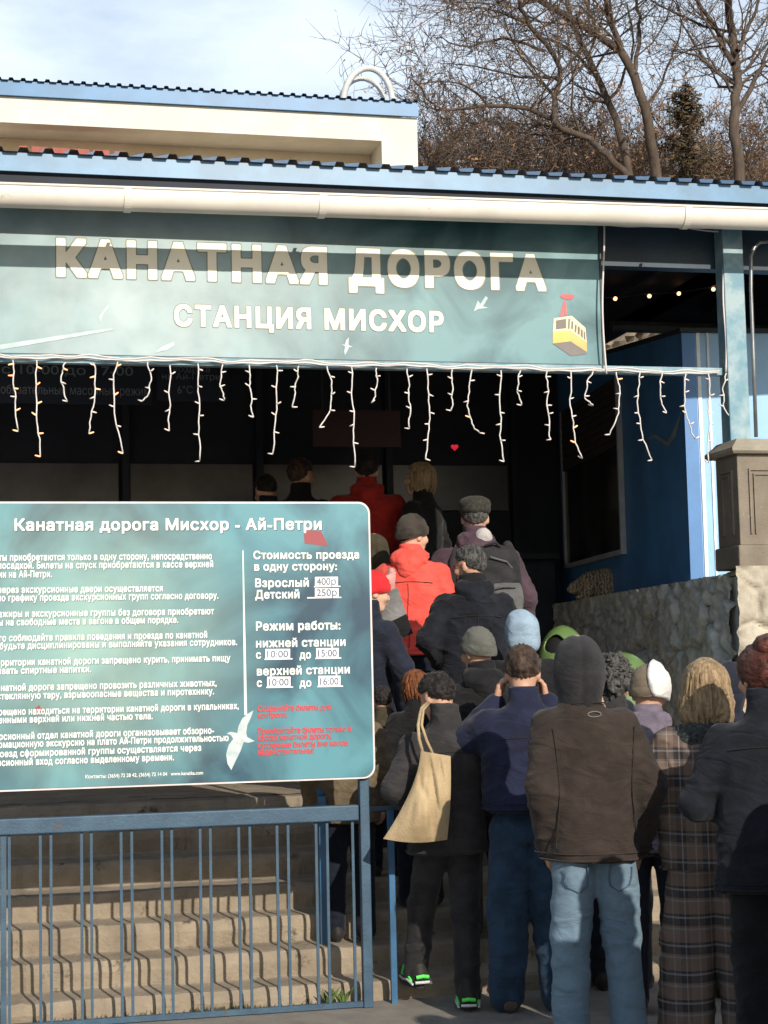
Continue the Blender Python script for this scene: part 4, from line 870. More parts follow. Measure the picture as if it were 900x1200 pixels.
h_blond = cloth('honey blonde hair', (.115, .072, .036), .4, ns=55, rough=.45, col2=(.36, .255, .145), lo=.3, hi=.7, stretch=(1, 1, .12), bump=.6, bs=60); h_red = cloth('dark auburn hair', (.060, .018, .012), .5, ns=30, rough=.4, bump=.5, bs=90); h_ging = cloth('ginger hair', (0.1425, 0.0488, 0.0165), .4, ns=30, rough=.5)

def plaid_mat(key, vertical):
    m = bpy.data.materials.new(key); m.use_nodes = True; t = m.node_tree; b = t.nodes['Principled BSDF']; N = t.nodes.new; K = t.links.new
    b.inputs['Roughness'].default_value = .95; b.inputs['Specular IOR Level'].default_value = .15
    g = N('ShaderNodeTexCoord'); s = N('ShaderNodeSeparateXYZ'); K(g.outputs['Object'], s.inputs[0])
    def band(sock, period, stops):
        d = N('ShaderNodeMath'); d.operation = 'MULTIPLY'; d.inputs[1].default_value = 1/period; K(sock, d.inputs[0]); f = N('ShaderNodeMath'); f.operation = 'FRACT'; K(d.outputs[0], f.inputs[0])
        r = N('ShaderNodeValToRGB'); r.color_ramp.interpolation = 'CONSTANT'; e = r.color_ramp.elements
        for i, (p, c) in enumerate(stops):
            q = e[i] if i < 2 else e.new(p); q.position = p; q.color = (*c, 1)
        K(f.outputs[0], r.inputs[0]); return r.outputs[0]
    br, dk, gy, ln = (.165, .118, .095), (.042, .040, .046), (.20, .19, .19), (.33, .28, .24)
    A = band(s.outputs['Z'], .125, [(0, br), (.30, gy), (.36, br), (.44, dk), (.70, gy), (.77, dk), (.86, br)])
    B = band(s.outputs['X'], .115, [(0, br), (.34, ln), (.40, br), (.62, dk), (.82, ln), (.87, dk)])
    n = N('ShaderNodeTexNoise'); n.inputs['Scale'].default_value = 160; K(g.outputs['Object'], n.inputs['Vector'])
    mr = N('ShaderNodeMapRange'); mr.inputs[1].default_value = .3; mr.inputs[2].default_value = .7; mr.inputs[3].default_value = vertical-.15; mr.inputs[4].default_value = vertical+.15; K(n.outputs[0], mr.inputs[0])
    x = N('ShaderNodeMix'); x.data_type = 'RGBA'; K(mr.outputs[0], x.inputs[0]); K(A, x.inputs[6]); K(B, x.inputs[7]); K(x.outputs[2], b.inputs['Base Color'])
    bb = N('ShaderNodeBump'); bb.inputs['Strength'].default_value = .3; bb.inputs['Distance'].default_value = .01; K(n.outputs[0], bb.inputs['Height']); K(bb.outputs[0], b.inputs['Normal']); return m
c_plaid = plaid_mat('brown plaid wool', .42); c_plaidp = plaid_mat('brown plaid trousers', .28)

# near row
person('brown', 'man in a dark brown jacket with a charcoal hood up and light blue jeans', 688, 744, 7.1, yaw=3, lean=-.044, w=.93, hem=.80, coat=c_brown, pant=c_jean, shoe=c_ltan, hat=('hoodup', c_char), voxel=.0105, amp=.012, armL=((-.218, -.04, 1.10), (-.190, .06, .86)), armR=((.236, -.04, 1.10), (.205, .06, .84)), leg=(.096, .078, .079), hemw=.205, stance=.122, pamp=.011, sleeve=(.076, .064, .052))
person('navy', 'brown haired man in a navy fleece with both hands raised to his ears', 612, 758, 8.0, yaw=2, w=1.08, hem=.955, coat=c_navy, pant=c_jogg, shoe=c_ltan, hair=('short', h_brown), head=(-6, -14), voxel=.0105, armL=((-.315, .10, 1.27), (-.125, .115, 1.475)), armR=((.32, .10, 1.27), (.125, .115, 1.475)), hands=(dict(dir=(.18, -.06, 1), palm=(1, -.1, 0), curl=.75), dict(dir=(-.18, -.06, 1), palm=(-1, -.1, 0), curl=.75)), collar=.06, hemw=.20, leg=(.108, .098, .085), pamp=.012, amp=.010, stance=.125, sleeve=(.085, .072, .055))
person('bagman', 'bareheaded man in a charcoal coat looking down with a beige tote bag on his shoulder', 520, 788, 8.1, yaw=10, w=1.03, hem=.80, coat=c_grey, pant=c_dkp, shoe=None, hair=('short', h_dk), head=(28, -24), voxel=.0105, amp=.010, armL=((-.285, -.04, 1.15), (-.17, .16, 1.02)), armR=((.25, .02, 1.13), (.12, .24, 1.10)), feet=((-.16, .16, .09), (.07, -.06, 0)), leg=(.095, .075, .066), collar=.085)
person('mauve', 'person in a mauve padded jacket with a khaki beanie inside a white lined hood', 757, 784, 7.85, yaw=-14, w=1.0, hem=.82, coat=c_mauve, pant=c_nvp, hat=('beanie', c_khaki), hood=c_mauve, puff=.085, head=(-14, -10), leg=(.085, .066, .058), voxel=.0115, armL=((-.25, .0, 1.13), (-.15, .18, 1.0)))
person('plaid', 'blonde woman in a brown plaid wool coat and matching plaid trousers', 826, 774, 7.15, yaw=-10, w=1.02, hem=.80, coat=c_plaid, pant=c_plaidp, hair=('long', h_blond), head=(-8, -4), voxel=.0105, amp=.016, armL=((-.285, -.04, 1.10), (-.12, .20, .93)), armR=((.27, .0, 1.12), (.12, .22, 1.0)), collar_mat=c_fur, leg=(.118, .125, .130), stance=.15, pamp=.012, hemw=.235, sleeve=(.085, .088, .078), collar=.05)
person('redhair', 'woman with dark auburn hair in a bun and a long blue black coat', 893, 752, 6.7, yaw=-6, w=1.08, hem=.74, coat=c_nblack, pant=c_black, hair=('bun', h_red), head=(26, -6), voxel=.0105, armL=((-.305, .0, 1.10), (-.12, .22, 1.04)), armR=((.29, .0, 1.13), (.15, .2, 1.05)), hemw=.215, collar=.085, amp=.010, sleeve=(.074, .060, .05), htop=.025)
person('navycap', 'person with a pink face in a dark navy hood between the blonde and auburn women', 851, 775, 8.15, yaw=-55, w=.98, hem=.82, coat=c_navy2, pant=c_nvp, hat=('hoodup', c_navy2), skin=1, head=(-10, -5), hair=('under', h_dk))
# second row
person('greybeanie', 'man in a grey green knitted beanie and a black jacket behind the charcoal coat', 562, 739, 8.75, yaw=14, w=1.05, hem=.82, coat=c_black, pant=c_dkp, hat=('beanie', c_beanie), head=(22, -6), armL=((-.29, -.02, 1.14), (-.2, .15, 1.0)), hood=c_black)
person('curly', 'person with dark grey curly hair beside the charcoal hooded man', 716, 776, 8.45, yaw=-15, w=.95, hem=.85, coat=c_grey, pant=c_nvp, hair=('curly', h_grey), head=(-12, -6))
person('ginger', 'person with ginger hair half hidden behind the bareheaded man', 487, 786, 8.95, yaw=10, w=.9, hem=.85, coat=c_black, pant=c_nvp, hair=('bob', h_ging), head=(10, -5))
person('gingerback', 'person with light ginger hair just showing beside the green bins', 704, 770, 9.1, yaw=-8, w=.92, hem=.85, coat=c_navy2, pant=c_nvp, hair=('back', h_ging), head=(-8, -4))
person('bluehood', 'person in a pale blue fleece hood and black jacket in front of the bins', 611, 720, 9.25, yaw=2, w=1.0, hem=.82, coat=c_black, pant=c_nvp, hat=('softhood', c_pblue), hair=('under', h_dk))
person('puffer', 'grey haired man in red framed glasses and a black padded hooded jacket', 553, 641, 9.75, yaw=6, w=1.12, hem=.80, coat=c_nblack, pant=c_dkp, hair=('short', h_grey), head=(48, -8), hood=c_nblack, armL=((-.315, -.06, 1.14), (-.215, .12, .98)), armR=((.30, -.02, 1.13), (.2, .12, .95)), collar_mat=c_black, voxel=.0115, amp=.014, skin=0)
person('redhat', 'person in a bright red knitted hat beside the information board edge', 431, 672, 9.5, yaw=-30, w=.8, hem=.85, coat=c_navy2, pant=c_nvp, hat=('beanie', c_red), head=(-40, -10), skin=1)
person('legs', 'person in a brown coat and dark jeans mostly hidden behind the information board', 405, 792, 8.7, yaw=6, w=1.05, hem=.78, coat=cloth('tan brown coat cloth', (.11, .085, .055), .2), pant=c_nvp, hair=('short', h_dk))
person('oliveman', 'person in an olive brown coat half hidden by the information board edge', 448, 806, 9.15, yaw=4, w=1.05, hem=.84, coat=c_olive, pant=c_nvp, hair=('short', h_dk), head=(10, -6))
person('coral', 'woman in a bright coral red jacket and dark knitted hat with a shoulder bag', 481, 606, 10.7, yaw=-12, w=1.1, hem=.83, coat=c_coral, pant=c_nvp, hat=('beanie', c_dknit), head=(-38, -4), hood=c_coral, amp=.014, hair=('under', h_dk), skin=1)
person('purple', 'man in a plum jacket and tweed flat cap wearing a dark backpack', 556, 584, 10.85, yaw=0, w=1.16, hem=.82, coat=c_purple, pant=c_dkp, hat=('flatcap', c_cap), hair=('under', h_grey), armL=((-.30, -.03, 1.13), (-.28, .05, .9)), armR=((.30, -.03, 1.13), (.29, .05, .9)), amp=.014, voxel=.0115, hood=c_purple)
s = SDF(); s.ell((.045, -.10, 1.50), (.055, .045, .055), .02).ell((.075, -.075, 1.47), (.04, .045, .05), .02); V, Fc = s.mesh(.01, wrinkle(.01, 2, 0, 10, 9)); vm(V, Fc, 'hood_lining', cloth('pale grey lining', (.42, .40, .39), .1), PPL['purple'])
person('olivehood', 'person in an olive hood at the top of the steps beside the board', 438, 625, 11.2, yaw=4, w=1.0, hem=.82, coat=c_olive, pant=c_nvp, hat=('hoodup', c_olive))
# inside the hall
person('hallred', 'broad person in a red jacket in the shade of the hall', 429, 532, 12.9, yaw=2, w=1.22, hem=.82, coat=c_dred, pant=c_nvp, hair=('short', h_dk), hood=c_dred, amp=.014)
person('hallblonde', 'blonde woman in black turned in profile in the shade of the hall', 493, 543, 12.75, yaw=60, w=1.0, hem=.80, coat=c_black, pant=c_nvp, hair=('bob', h_blond), head=(28, 2), skin=1)
person('halldark', 'dark haired person in a black coat at the ticket windows', 352, 539, 13.3, yaw=-10, w=1.0, hem=.80, coat=c_black, pant=c_nvp, hair=('short', h_brown), head=(-25, 0))
person('hallleft', 'dim figure in black leaning at the leftmost visible ticket window', 314, 556, 13.3, yaw=20, w=.95, hem=.80, coat=c_nblack, pant=c_nvp, hair=('short', h_dk), head=(10, -20))
# queue members beyond the right edge whose shadows fall across the legs
for (key, lb, X, Y, H, c1) in (('q1', 'tall person in a black coat waiting behind the man with the charcoal hood', 2.76, 4.90, 1.62, c_black), ('q2', 'person in a charcoal coat waiting behind the auburn haired woman', 3.16, 5.45, 1.60, c_grey), ('q3', 'person in a navy fleece waiting third from the end of the queue', 3.24, 4.85, 1.70, c_navy),
        ('q4', 'person in a plum jacket waiting second from the end of the queue', 2.95, 4.20, 1.84, c_purple), ('q5', 'person in a brown jacket at the very end of the queue', 2.60, 4.25, 1.70, c_brown), ('q6', 'person in an olive coat standing beside the end of the queue', 3.62, 5.2, 1.80, c_olive)):
    q = Vector((X, Y, GZ+H))-EYE; d = q.dot(fw); person(key, lb, 450+F_PX*q.dot(RT)/d, 600-F_PX*q.dot(UP)/d, d, yaw=-4, w=1.1, coat=c1, pant=c_nvp, hair=('short', h_dk), voxel=.016)

# white lining of the mauve hood
t = PPL['mauve']; HMm = headmat(-14, -10)
def k_lin(x, y, z): return sm(x+.25*z, .30, .5)*sm(z, -.6, -.4)*(1-sm(y, .5, .7))
V, Fc = skullcap(HMm, k_lin, .034, .004, (6, 6, 6), 3, r=(.084, .108, .108)); vm(V, Fc, 'hood_lining', c_white, t)

# glasses of the padded jacket man
t = PPL['puffer']; HMp = headmat(48, -8); mb = MB()
for q in (-1, 1): mb.tube([(q*.084, -.012, .008), (q*.083, .05, .012), (q*.068, .094, .012)], .0032, 6); mb.tube([(q*.033+.026*cos(a), .100, .004+.019*sin(a)) for a in np.linspace(0, 2*pi, 15)], .0026, 5, False)
mb.tube([(-.008, .104, .010), (.008, .104, .010)], .0025, 5); o = mb.build('glasses', mat('red frame', (.30, .03, .03), .35), t); o.matrix_local = HMp

# neon sneakers of the tote bag man
neon = mat('neon green trim', (.10, .75, .10), .5, .05, 9); silv = mat('reflective grey trim', (.50, .53, .52), .4)
for sh in [c for c in PPL['bagman'].children if c.name.startswith('shoe')]:
    sh.scale = (1.12, 1.15, 1.25)
    mb = MB()
    for y in (.055, .085): mb.tube([(-.046, y-.02, .045), (-.03, y, .074), (0, y+.006, .083), (.03, y, .074), (.046, y-.02, .045)], .0062, 6)
    for q in (-1, 1): mb.tube([(q*.045, -.06, .03), (q*.049, -.02, .062), (q*.046, .03, .050)], .0065, 6)
    mb.tube([(-.03, -.092, .05), (0, -.100, .055), (.03, -.092, .05)], .008, 6); mb.build('trim', neon, sh)
    mb = MB(); 
    for q in (-1, 1): mb.tube([(q*.047, -.085, .022), (q*.055, -.03, .036), (q*.050, .05, .028), (q*.042, .11, .03)], .0055, 6)
    mb.tube([(-.034, -.090, .028), (0, -.104, .030), (.034, -.090, .028)], .006, 6); mb.build('stripe', silv, sh)

# jeans pockets and jacket seam
t = PPL['brown']
mb = MB()
def surf(V, pts, off):     # drop seam points onto the back of a cloth mesh
    out = []
    for x, z in pts:
        d = (V[:, 0]-x)**2+(V[:, 2]-z)**2; ok = (V[:, 1] < 0) & (d < .02**2); 
        if ok.any(): i = np.where(ok)[0]; y = V[i, 1].min(); out.append((x, y-off, z))
    return out
jo, jv = verts(t, 'trousers')
for q in (-1, 1):
    ps = [(q*.045, .80), (q*.045, .73), (q*.05, .70), (q*.085, .675), (q*.13, .70), (q*.14, .73), (q*.145, .80)]; pp = []
    for (a, b), (c, d) in zip(ps[:-1], ps[1:]): pp += [(a+(c-a)*u, b+(d-b)*u) for u in (0, .33, .66)]
    s_ = surf(jv, pp, -.001)
    if len(s_) > 3: mb = MB(); mb.tube(s_, .0035, 5); mb.build('pocket_seam', cloth('dark denim seam', (.07, .11, .16)), jo)
co, cv = verts(t, 'jacket'); mb = MB()
for q in (-1, 1):
    s_ = surf(cv, [(q*.175-q*.02*sin(pi*u), .86+.5*u) for u in np.linspace(0, 1, 24)], -.0015)
    if len(s_) > 3: mb.tube(s_, .0028, 5)
s_ = surf(cv, [(x, 1.462) for x in np.linspace(-.09, .09, 12)], -.001); 
if len(s_) > 3: mb.tube(s_, .003, 5)
mb.build('seam', cloth('dark seam', (.022, .018, .016)), co)
s_ = surf(cv, [(.0, 1.415)], 0)
if s_: mb = MB(); mb.tube([(.028*cos(a), s_[0][1]-.002, 1.415+.011*sin(a)) for a in np.linspace(0, 2*pi, 20)], .0025, 5, False); mb.build('back_badge', mat('grey badge', (.13, .13, .13), .5), co)

for k_ in ('brown', 'navy', 'bagman', 'redhair', 'mauve', 'puffer', 'coral'):
    o_ = PPL[k_]; zz = verts(o_, 'jacket')[1][:, 2].min(); hemline(o_, zz+.022); hemline(o_, zz+.05, .0025)
sm_ = cloth('dark seam', (.022, .018, .016))
for k_, zt in (('navy', 1.30), ('bagman', 1.32), ('redhair', 1.33), ('puffer', 1.28), ('purple', 1.30), ('coral', 1.30)):
    o_, v_ = verts(PPL[k_], 'jacket'); zb_ = v_[:, 2].min()+.06
    def srf(pts):
        out = []
        for x, z in pts:
            d = (v_[:, 0]-x)**2+(v_[:, 2]-z)**2; ok = (v_[:, 1] < 0) & (d < .02**2)
            if ok.any(): out.append((x, v_[ok, 1].min()-.0005, z))
        return out
    for pts in ([(.004*sin(u*9), zb_+(zt-zb_)*u) for u in np.linspace(0, 1, 26)], [(x, zt+.012*cos(x*9)) for x in np.linspace(-.165, .165, 20)]):
        q_ = srf(pts)
        if len(q_) > 6: MB().tube(q_, .0022, 5).build('seam', sm_, o_)
# tote bag
tb = thing('tote_bag', 'beige cotton tote bag hanging from the shoulder of the man in the charcoal coat', 'bag', atd(490, 930, 7.86))
TOTE = mat('beige cotton', (.33, .245, .14), .9, .1, 6, .35, 120, col2=(.44, .335, .20))
def bilin(u, v):
    l = np.array((493, 880.))*(1-v)+np.array((449, 983.))*v + np.array((-44*v**1.7+44*v, -2*sin(pi*v))); r = np.array((528, 886.))*(1-v)+np.array((524, 984.))*v + np.array((2*sin(pi*v), 0))
    q = l*(1-u)+r*u; return q[0], q[1]+4*sin(pi*u)*v
mb = MB(); nu, nv = 26, 32
for sg in (-1, 1):
    G = []
    for i in range(nu+1):
        row = []
        for j in range(nv+1):
            u, v = i/nu, j/nv; x, y = bilin(u, v); th = .075*(sin(pi*u)**.6)*(sin(pi*min(1, v*.93+.03))**.5)*(.35+.65*v)+.004
            fold = .016*vnoise(np.array([u*6-v*3, v*1.6, sg*3.]))+.022*(1-abs(vnoise(np.array([u*4.5-v*3.2, v*1.1, 9.+sg]))))**5+.008*vnoise(np.array([u*15-v*6, v*3, 5.+sg])); fold *= sin(pi*u)*min(1, v*6)*min(1, (1-v)*6)
            row.append(atd(x, y, 7.83 + sg*th + float(fold)))
        G.append(row)
    mb.grid(G)
mb.build('bag_body', TOTE, tb, smooth=True)
sp = [(492, 838, 7.95), (490, 850, 7.88), (491, 866, 7.85)]
mb = MB(); mb.tube([atd(500, 824, 8.06), atd(494, 830, 8.0)]+[atd(*q) for q in sp]+[atd(496, 884, 7.83)], .008, 6); mb.tube([atd(503, 824, 8.07), atd(496, 832, 7.98), atd(494, 850, 7.87), atd(500, 868, 7.84), atd(508, 885, 7.83)], .007, 6)
mb.build('strap', TOTE, tb, smooth=True)

# backpack
pt = PPL['purple']
bp_ = thing('backpack', 'dark grey backpack with a pale pocket worn over the plum jacket', 'backpack', worldpt(pt, (.045, -.14, 1.0))); bp_.rotation_euler = pt.rotation_euler; bp_.scale = (pt.scale[0]*1.25, pt.scale[1], pt.scale[2]); ORG[bp_.name] = Vector()
BPK = cloth('dark pack cloth', (.022, .022, .024), .3); BPG = cloth('grey pack cloth', (.10, .10, .105), .15)
s = SDF(); s.loft([(-.06, .12, .07, .03, -.07), (.0, .145, .09, .03, -.08), (.2, .15, .09, .03, -.075), (.34, .13, .07, .025, -.06), (.42, .085, .05, .02, -.05)], .02); s.ell((.03, -.075, .38), (.11, .06, .06), .03)
V, Fc = s.mesh(.0125, wrinkle(.012, 5, 0, 10, 8)); vm(V, Fc, 'pack_body', BPK, bp_)
s = SDF(); s.loft([(-.02, .075, .05, .09, -.150), (.10, .080, .055, .10, -.150), (.20, .075, .04, .09, -.138)], .02); V, Fc = s.mesh(.0115, wrinkle(.008, 8, 0, 10, 8)); vm(V, Fc, 'front_pocket', BPG, bp_)
mb = MB()
for q in (-1, 1): mb.tube([(q*.13, .02, -.02+.05), (q*.165, .02, .2), (q*.15, .0, .36), (q*.12, .09, .455), (q*.115, .19, .44)], .022, 8)
mb.tube([(.0, -.12, .43), (.05, -.13, .45), (.08, -.11, .41)], .01, 6); mb.build('strap', BPK, bp_, smooth=True)
mb = MB().tube([(.02, -.205, .17), (.06, -.212, .176), (.14, -.19, .17)], .006, 6).tube([(.10, -.14, .20), (.155, -.12, .1), (.17, -.10, -.02)], .006, 6).tube([(.02, -.15, .36), (.10, -.14, .33), (.15, -.10, .26)], .006, 6); mb.build('zip', BPG, bp_)

# shoulder bag of the coral jacket woman
ct = PPL['coral']; sb = thing('shoulder_bag', 'pale pink, grey and black shoulder bag on the coral red jacket', 'bag', atd(461, 720, 10.0)); o_ = Vector(sb.location)
mb = MB(); G = []
def bagg(v0, v1, nm, m, parent):
    mb = MB()
    for sg in (-1, 1):
        G = []
        for i in range(13):
            row = []
            for j in range(9):
                u = i/12; v = v0+(v1-v0)*j/8; l = np.array((441, 700.))*(1-v)+np.array((447, 760.))*v; r = np.array((466, 688.))*(1-v)+np.array((484, 742.))*v; q = l*(1-u)+r*u
                row.append(atd(q[0], q[1], 10.0+sg*(.055*sin(pi*u)**.6*(.4+.6*v)+.003)+.008*float(vnoise(np.array([u*6, v*5, 2.])))))
            G.append(row)
        mb.grid(G)
    return mb.build(nm, m, parent, smooth=True)
bagg(0, .58, 'bag_body', cloth('grey bag cloth', (.17, .165, .165)), sb); bagg(.58, 1, 'bag_base', c_black, sb)
mb = MB(); mb.grid([[atd(455+u*8-v*4, 664+v*28+u*3, 10.05-.02*sin(pi*u)) for v in np.linspace(0, 1, 8)] for u in np.linspace(0, 1, 5)]); mb.grid([[atd(444+u*20+v*-2, 678+v*26-u*8, 10.03-.03*sin(pi*u)) for v in np.linspace(0, 1, 8)] for u in np.linspace(0, 1, 8)])
mb.build('pink_flap', cloth('pale pink cloth', (.58, .30, .28)), sb, smooth=True)

# ------------------------------------------------------------------ cat on the parapet
def parp(px):        # point on the parapet's top edge seen at px
    best = min(np.linspace(0, 1, 400), key=lambda s: abs(450+F_PX*((Vector((PX0+.48*s+.06, PY0+5.2*s, 2.155))-EYE).dot(RT))/((Vector((PX0+.48*s+.06, PY0+5.2*s, 2.155))-EYE).dot(fw))-px)); return Vector((PX0+.48*best+.035, PY0+5.2*best, 2.158))
pc = parp(702); sc_ = (pc-EYE).dot(fw)/2000
ca = thing('cat', 'brown tabby cat crouched on top of the stone parapet', 'cat', pc); ca.rotation_euler.z = -YAW + radians(2); ORG[ca.name] = Vector(); k = 66*sc_/.40; ca.scale = (k, k*.85, k)
s = SDF(); s.ell((.06, 0, .110), (.135, .085, .105), .05).ell((.135, 0, .095), (.085, .085, .098), .05).ell((-.05, 0, .10), (.080, .066, .085), .05).cone((-.08, .0, .10), (-.135, -.01, .085), .048, .042, .03)
s.ell((-.150, -.012, .080), (.046, .044, .042), .02).ell((-.188, -.016, .066), (.020, .022, .018), .02)
for q in (-1, 1): s.cone((-.142, q*.026-.012, .108), (-.138, q*.034-.012, .142), .016, .004, .008); s.chain([(-.06, q*.045, .05), (-.07, q*.045, .018), (-.125, q*.042, .014)], [.030, .022, .017], .02); s.ell((.11, q*.062, .045), (.065, .028, .048), .03); s.chain([(.09, q*.075, .016), (.03, q*.078, .014)], [.019, .016], .02)
s.chain([(.20, -.02, .035), (.19, -.085, .02), (.10, -.105, .018), (.02, -.10, .016)], [.022, .019, .017, .013], .02)
V, Fc = s.mesh(.0075, lambda P: .004*vnoise(P*55)+.003*vnoise(P*130))
m = bpy.data.materials.new('tabby fur'); m.use_nodes = True; nt_ = m.node_tree; b_ = nt_.nodes['Principled BSDF']; b_.inputs['Roughness'].default_value = .95; b_.inputs['Specular IOR Level'].default_value = .1
g = nt_.nodes.new('ShaderNodeTexCoord'); wv = nt_.nodes.new('ShaderNodeTexWave'); wv.inputs['Scale'].default_value = 13; wv.inputs['Distortion'].default_value = 11; wv.inputs['Detail Roughness'].default_value = .7; wv.inputs['Detail'].default_value = 4; wv.inputs['Detail Scale'].default_value = 3
rr_ = nt_.nodes.new('ShaderNodeValToRGB'); rr_.color_ramp.elements[0].color = (.10, .075, .055, 1); rr_.color_ramp.elements[1].color = (.46, .36, .25, 1); rr_.color_ramp.elements[0].position = .05; rr_.color_ramp.elements[1].position = .8
nt_.links.new(g.outputs['Object'], wv.inputs['Vector']); nt_.links.new(wv.outputs[0], rr_.inputs[0]); nt_.links.new(rr_.outputs[0], b_.inputs['Base Color'])
cb_ = vm(V, Fc, 'body', m, ca)
for q in (-1, 1): e = MB().sphere((-.183, q*.024-.014, .086), (.006, .006, .007), 8, 6).build('eye', mat('cat eye', (.20, .22, .05), .2), cb_, smooth=True)

# ------------------------------------------------------------------ litter bins
def bin_(px, py, d, rad, label, yaw):
    p = atd(px, py, d); zb = zst(p.y); h = p.z - zb
    t = thing('litter_bin', label, 'litter bin', (p.x, p.y, zb), 'green domed litter bins by the parapet'); t.rotation_euler.z = yaw; ORG[t.name] = Vector()
    n = 140; prof = [(h-.30+.30*sin(a), rad*(1.04*cos(a))) for a in np.linspace(0, pi/2-.02, 70)]; 
    V = []; Fq = []
    for z_, r_ in prof: V += [(r_*cos(2*pi*j/n)*1.12, r_*sin(2*pi*j/n), z_) for j in range(n)]
    for i in range(len(prof)-1):
        for j in range(n):
            a = 2*pi*(j+.5)/n; a = (a+pi) % (2*pi)-pi; zc = (prof[i][0]+prof[i+1][0])/2
            if ((a)/.55)**2+((zc-(h-.115))/.060)**2 < 1: continue
            Fq.append((i*n+j, i*n+(j+1) % n, (i+1)*n+(j+1) % n, (i+1)*n+j))
    mb = MB(); mb.add(V, Fq); mb.sphere((0, 0, h-.004), (.02, .02, .006)); GR = mat('green plastic', (.10, .17, .055), .35, .12, 4, spec=.5)
    dm = mb.build('dome', GR, t, smooth=True); sdm = dm.modifiers.new('shell', 'SOLIDIFY'); sdm.thickness = .008
    mb = MB(); mb.loft([[(rad*s_*1.12*cos(2*pi*j/40), rad*s_*sin(2*pi*j/40), z_) for j in range(40)] for s_, z_ in ((1.0, h-.33), (1.10, h-.325), (1.11, h-.305), (1.04, h-.298))]); mb.build('rim', mat('pale green rim', (.30, .40, .22), .4), t, smooth=True)
    MB().loft([[(rad*s_*cos(2*pi*j/40)*1.12, rad*s_*sin(2*pi*j/40), z_) for j in range(40)] for s_, z_ in ((.80, 0), (.84, .02), (.97, h-.34), (.98, h-.33))]).build('bin_body', GR, t, smooth=True)
    MB().loft([[(rad*s_*cos(2*pi*j/24), rad*s_*sin(2*pi*j/24), z_) for j in range(24)] for s_, z_ in ((.78, h-.40), (.86, h-.25), (.75, h-.12), (.5, h-.06))]).build('liner', mat('black liner', (.006, .006, .006), .8), t, smooth=True)
bin_(659, 733, 10.9, .165, 'green domed litter bin with its dark opening facing left', radians(228))
bin_(731, 765, 9.95, .185, 'lower green domed litter bin half hidden by the curly haired person', radians(60))
# ------------------------------------------------------------------ trees
def grow(mb, lf, p, v, L, r, lev, rng, up=.25):
    n = {3: 6, 2: 5, 1: 4, 0: 3}[lev]; pts = [p.copy()]; rad = [r]; kids = []
    for i in range(n):
        v = (v + Vector((rng.gauss(0, .22), rng.gauss(0, .22), rng.gauss(0, .18)+up*.22))).normalized(); p = p + v*(L/n); pts.append(p.copy()); rad.append(r*(1-.75*(i+1)/n)); kids.append((p.copy(), v.copy(), rad[-1]))
    mb[0 if lev >= 2 else 1].tube(pts, rad, 5 if lev >= 2 else 3, cap=False)
    if lev == 0:
        for _ in range(2):
            if rng.random() < lf[1]:
                q = pts[rng.choice((1, 2, 3))]; a = Vector((rng.gauss(0, 1), rng.gauss(0, 1), rng.gauss(0, 1))).normalized(); b = a.orthogonal().normalized(); s = rng.uniform(.025, .05)
                lf[0].add([q, q+a*s+b*s*.5, q+a*s*2, q+a*s-b*s*.5], [(0, 1, 2, 3)])
        return
    m = {3: 5, 2: 7, 1: 6}[lev]
    for _ in range(m):
        q, d, rr = rng.choice(kids); a = Vector((rng.gauss(0, 1), rng.gauss(0, 1), rng.gauss(0, .8))); a = (a - d*a.dot(d)).normalized()
        nd = (d*rng.uniform(.4, 1.0) + a*rng.uniform(.6, 1.0) + Vector((0, 0, up*.5))).normalized()
        grow(mb, lf, q, nd, L*rng.uniform(.38, .62), max(.0065, rr*.6), lev-1, rng, up)
def tree(label, base, Y, limbs, seed, dens=1.0, leafp=.25, group='bare trees on the hillside'):
    rng = random.Random(seed); bp_ = at(base[0], base[1], Y); bp_.z = hz(bp_.x, Y)
    t = thing('bare_tree', label, 'tree', bp_, group); trunk, twig, leaf = MB(), MB(), MB()
    for (pl, ra, rb, grav) in limbs:
        Yd = Y; pts = []
        for i, q in enumerate(pl):
            pts.append(at(q[0], q[1], Yd)); Yd += rng.uniform(-.7, .7)
        if grav: g = Vector((pts[0].x, pts[0].y, hz(pts[0].x, pts[0].y)-.2)); pts = [g]+pts
        fin = []
        for i in range(len(pts)-1):
            for j in range(4):
                u = j/4; p0 = pts[max(i-1, 0)]; p1 = pts[i]; p2 = pts[i+1]; p3 = pts[min(i+2, len(pts)-1)]
                fin.append(.5*((2*p1)+(p2-p0)*u+(2*p0-5*p1+4*p2-p3)*u*u+(3*p1-p0-3*p2+p3)*u**3) + Vector((rng.gauss(0, .02), rng.gauss(0, .02), 0)))
        fin.append(pts[-1]); n = len(fin); rad = [ra+(rb-ra)*(i/(n-1))**.8 for i in range(n)]; trunk.tube(fin, rad, 9, cap=False)
        Ls = sum((fin[i+1]-fin[i]).length for i in range(n-1)); k = int(Ls*2.2*dens)
        for _ in range(k):
            i = int(n*rng.uniform(.15 if not grav else .38, 1))
            i = min(i, n-2); d = (fin[i+1]-fin[i]).normalized(); a = Vector((rng.gauss(0, 1), rng.gauss(0, .7), rng.gauss(0, .7))); a = (a-d*a.dot(d)).normalized()
            grow((trunk, twig), (leaf, leafp), fin[i], (d*.5+a*.9+Vector((0, 0, .15))).normalized(), rng.uniform(1.2, 3.0)*min(1, .35+rad[i]/.05), min(.05, rad[i]*.42), 2, rng)
    trunk.build('trunk', BARK, t, smooth=True, fix=False); tw = twig.build('crown', TWIG, t, fix=False); leaf.build('dry_leaves', LEAFD, t, fix=False); return t
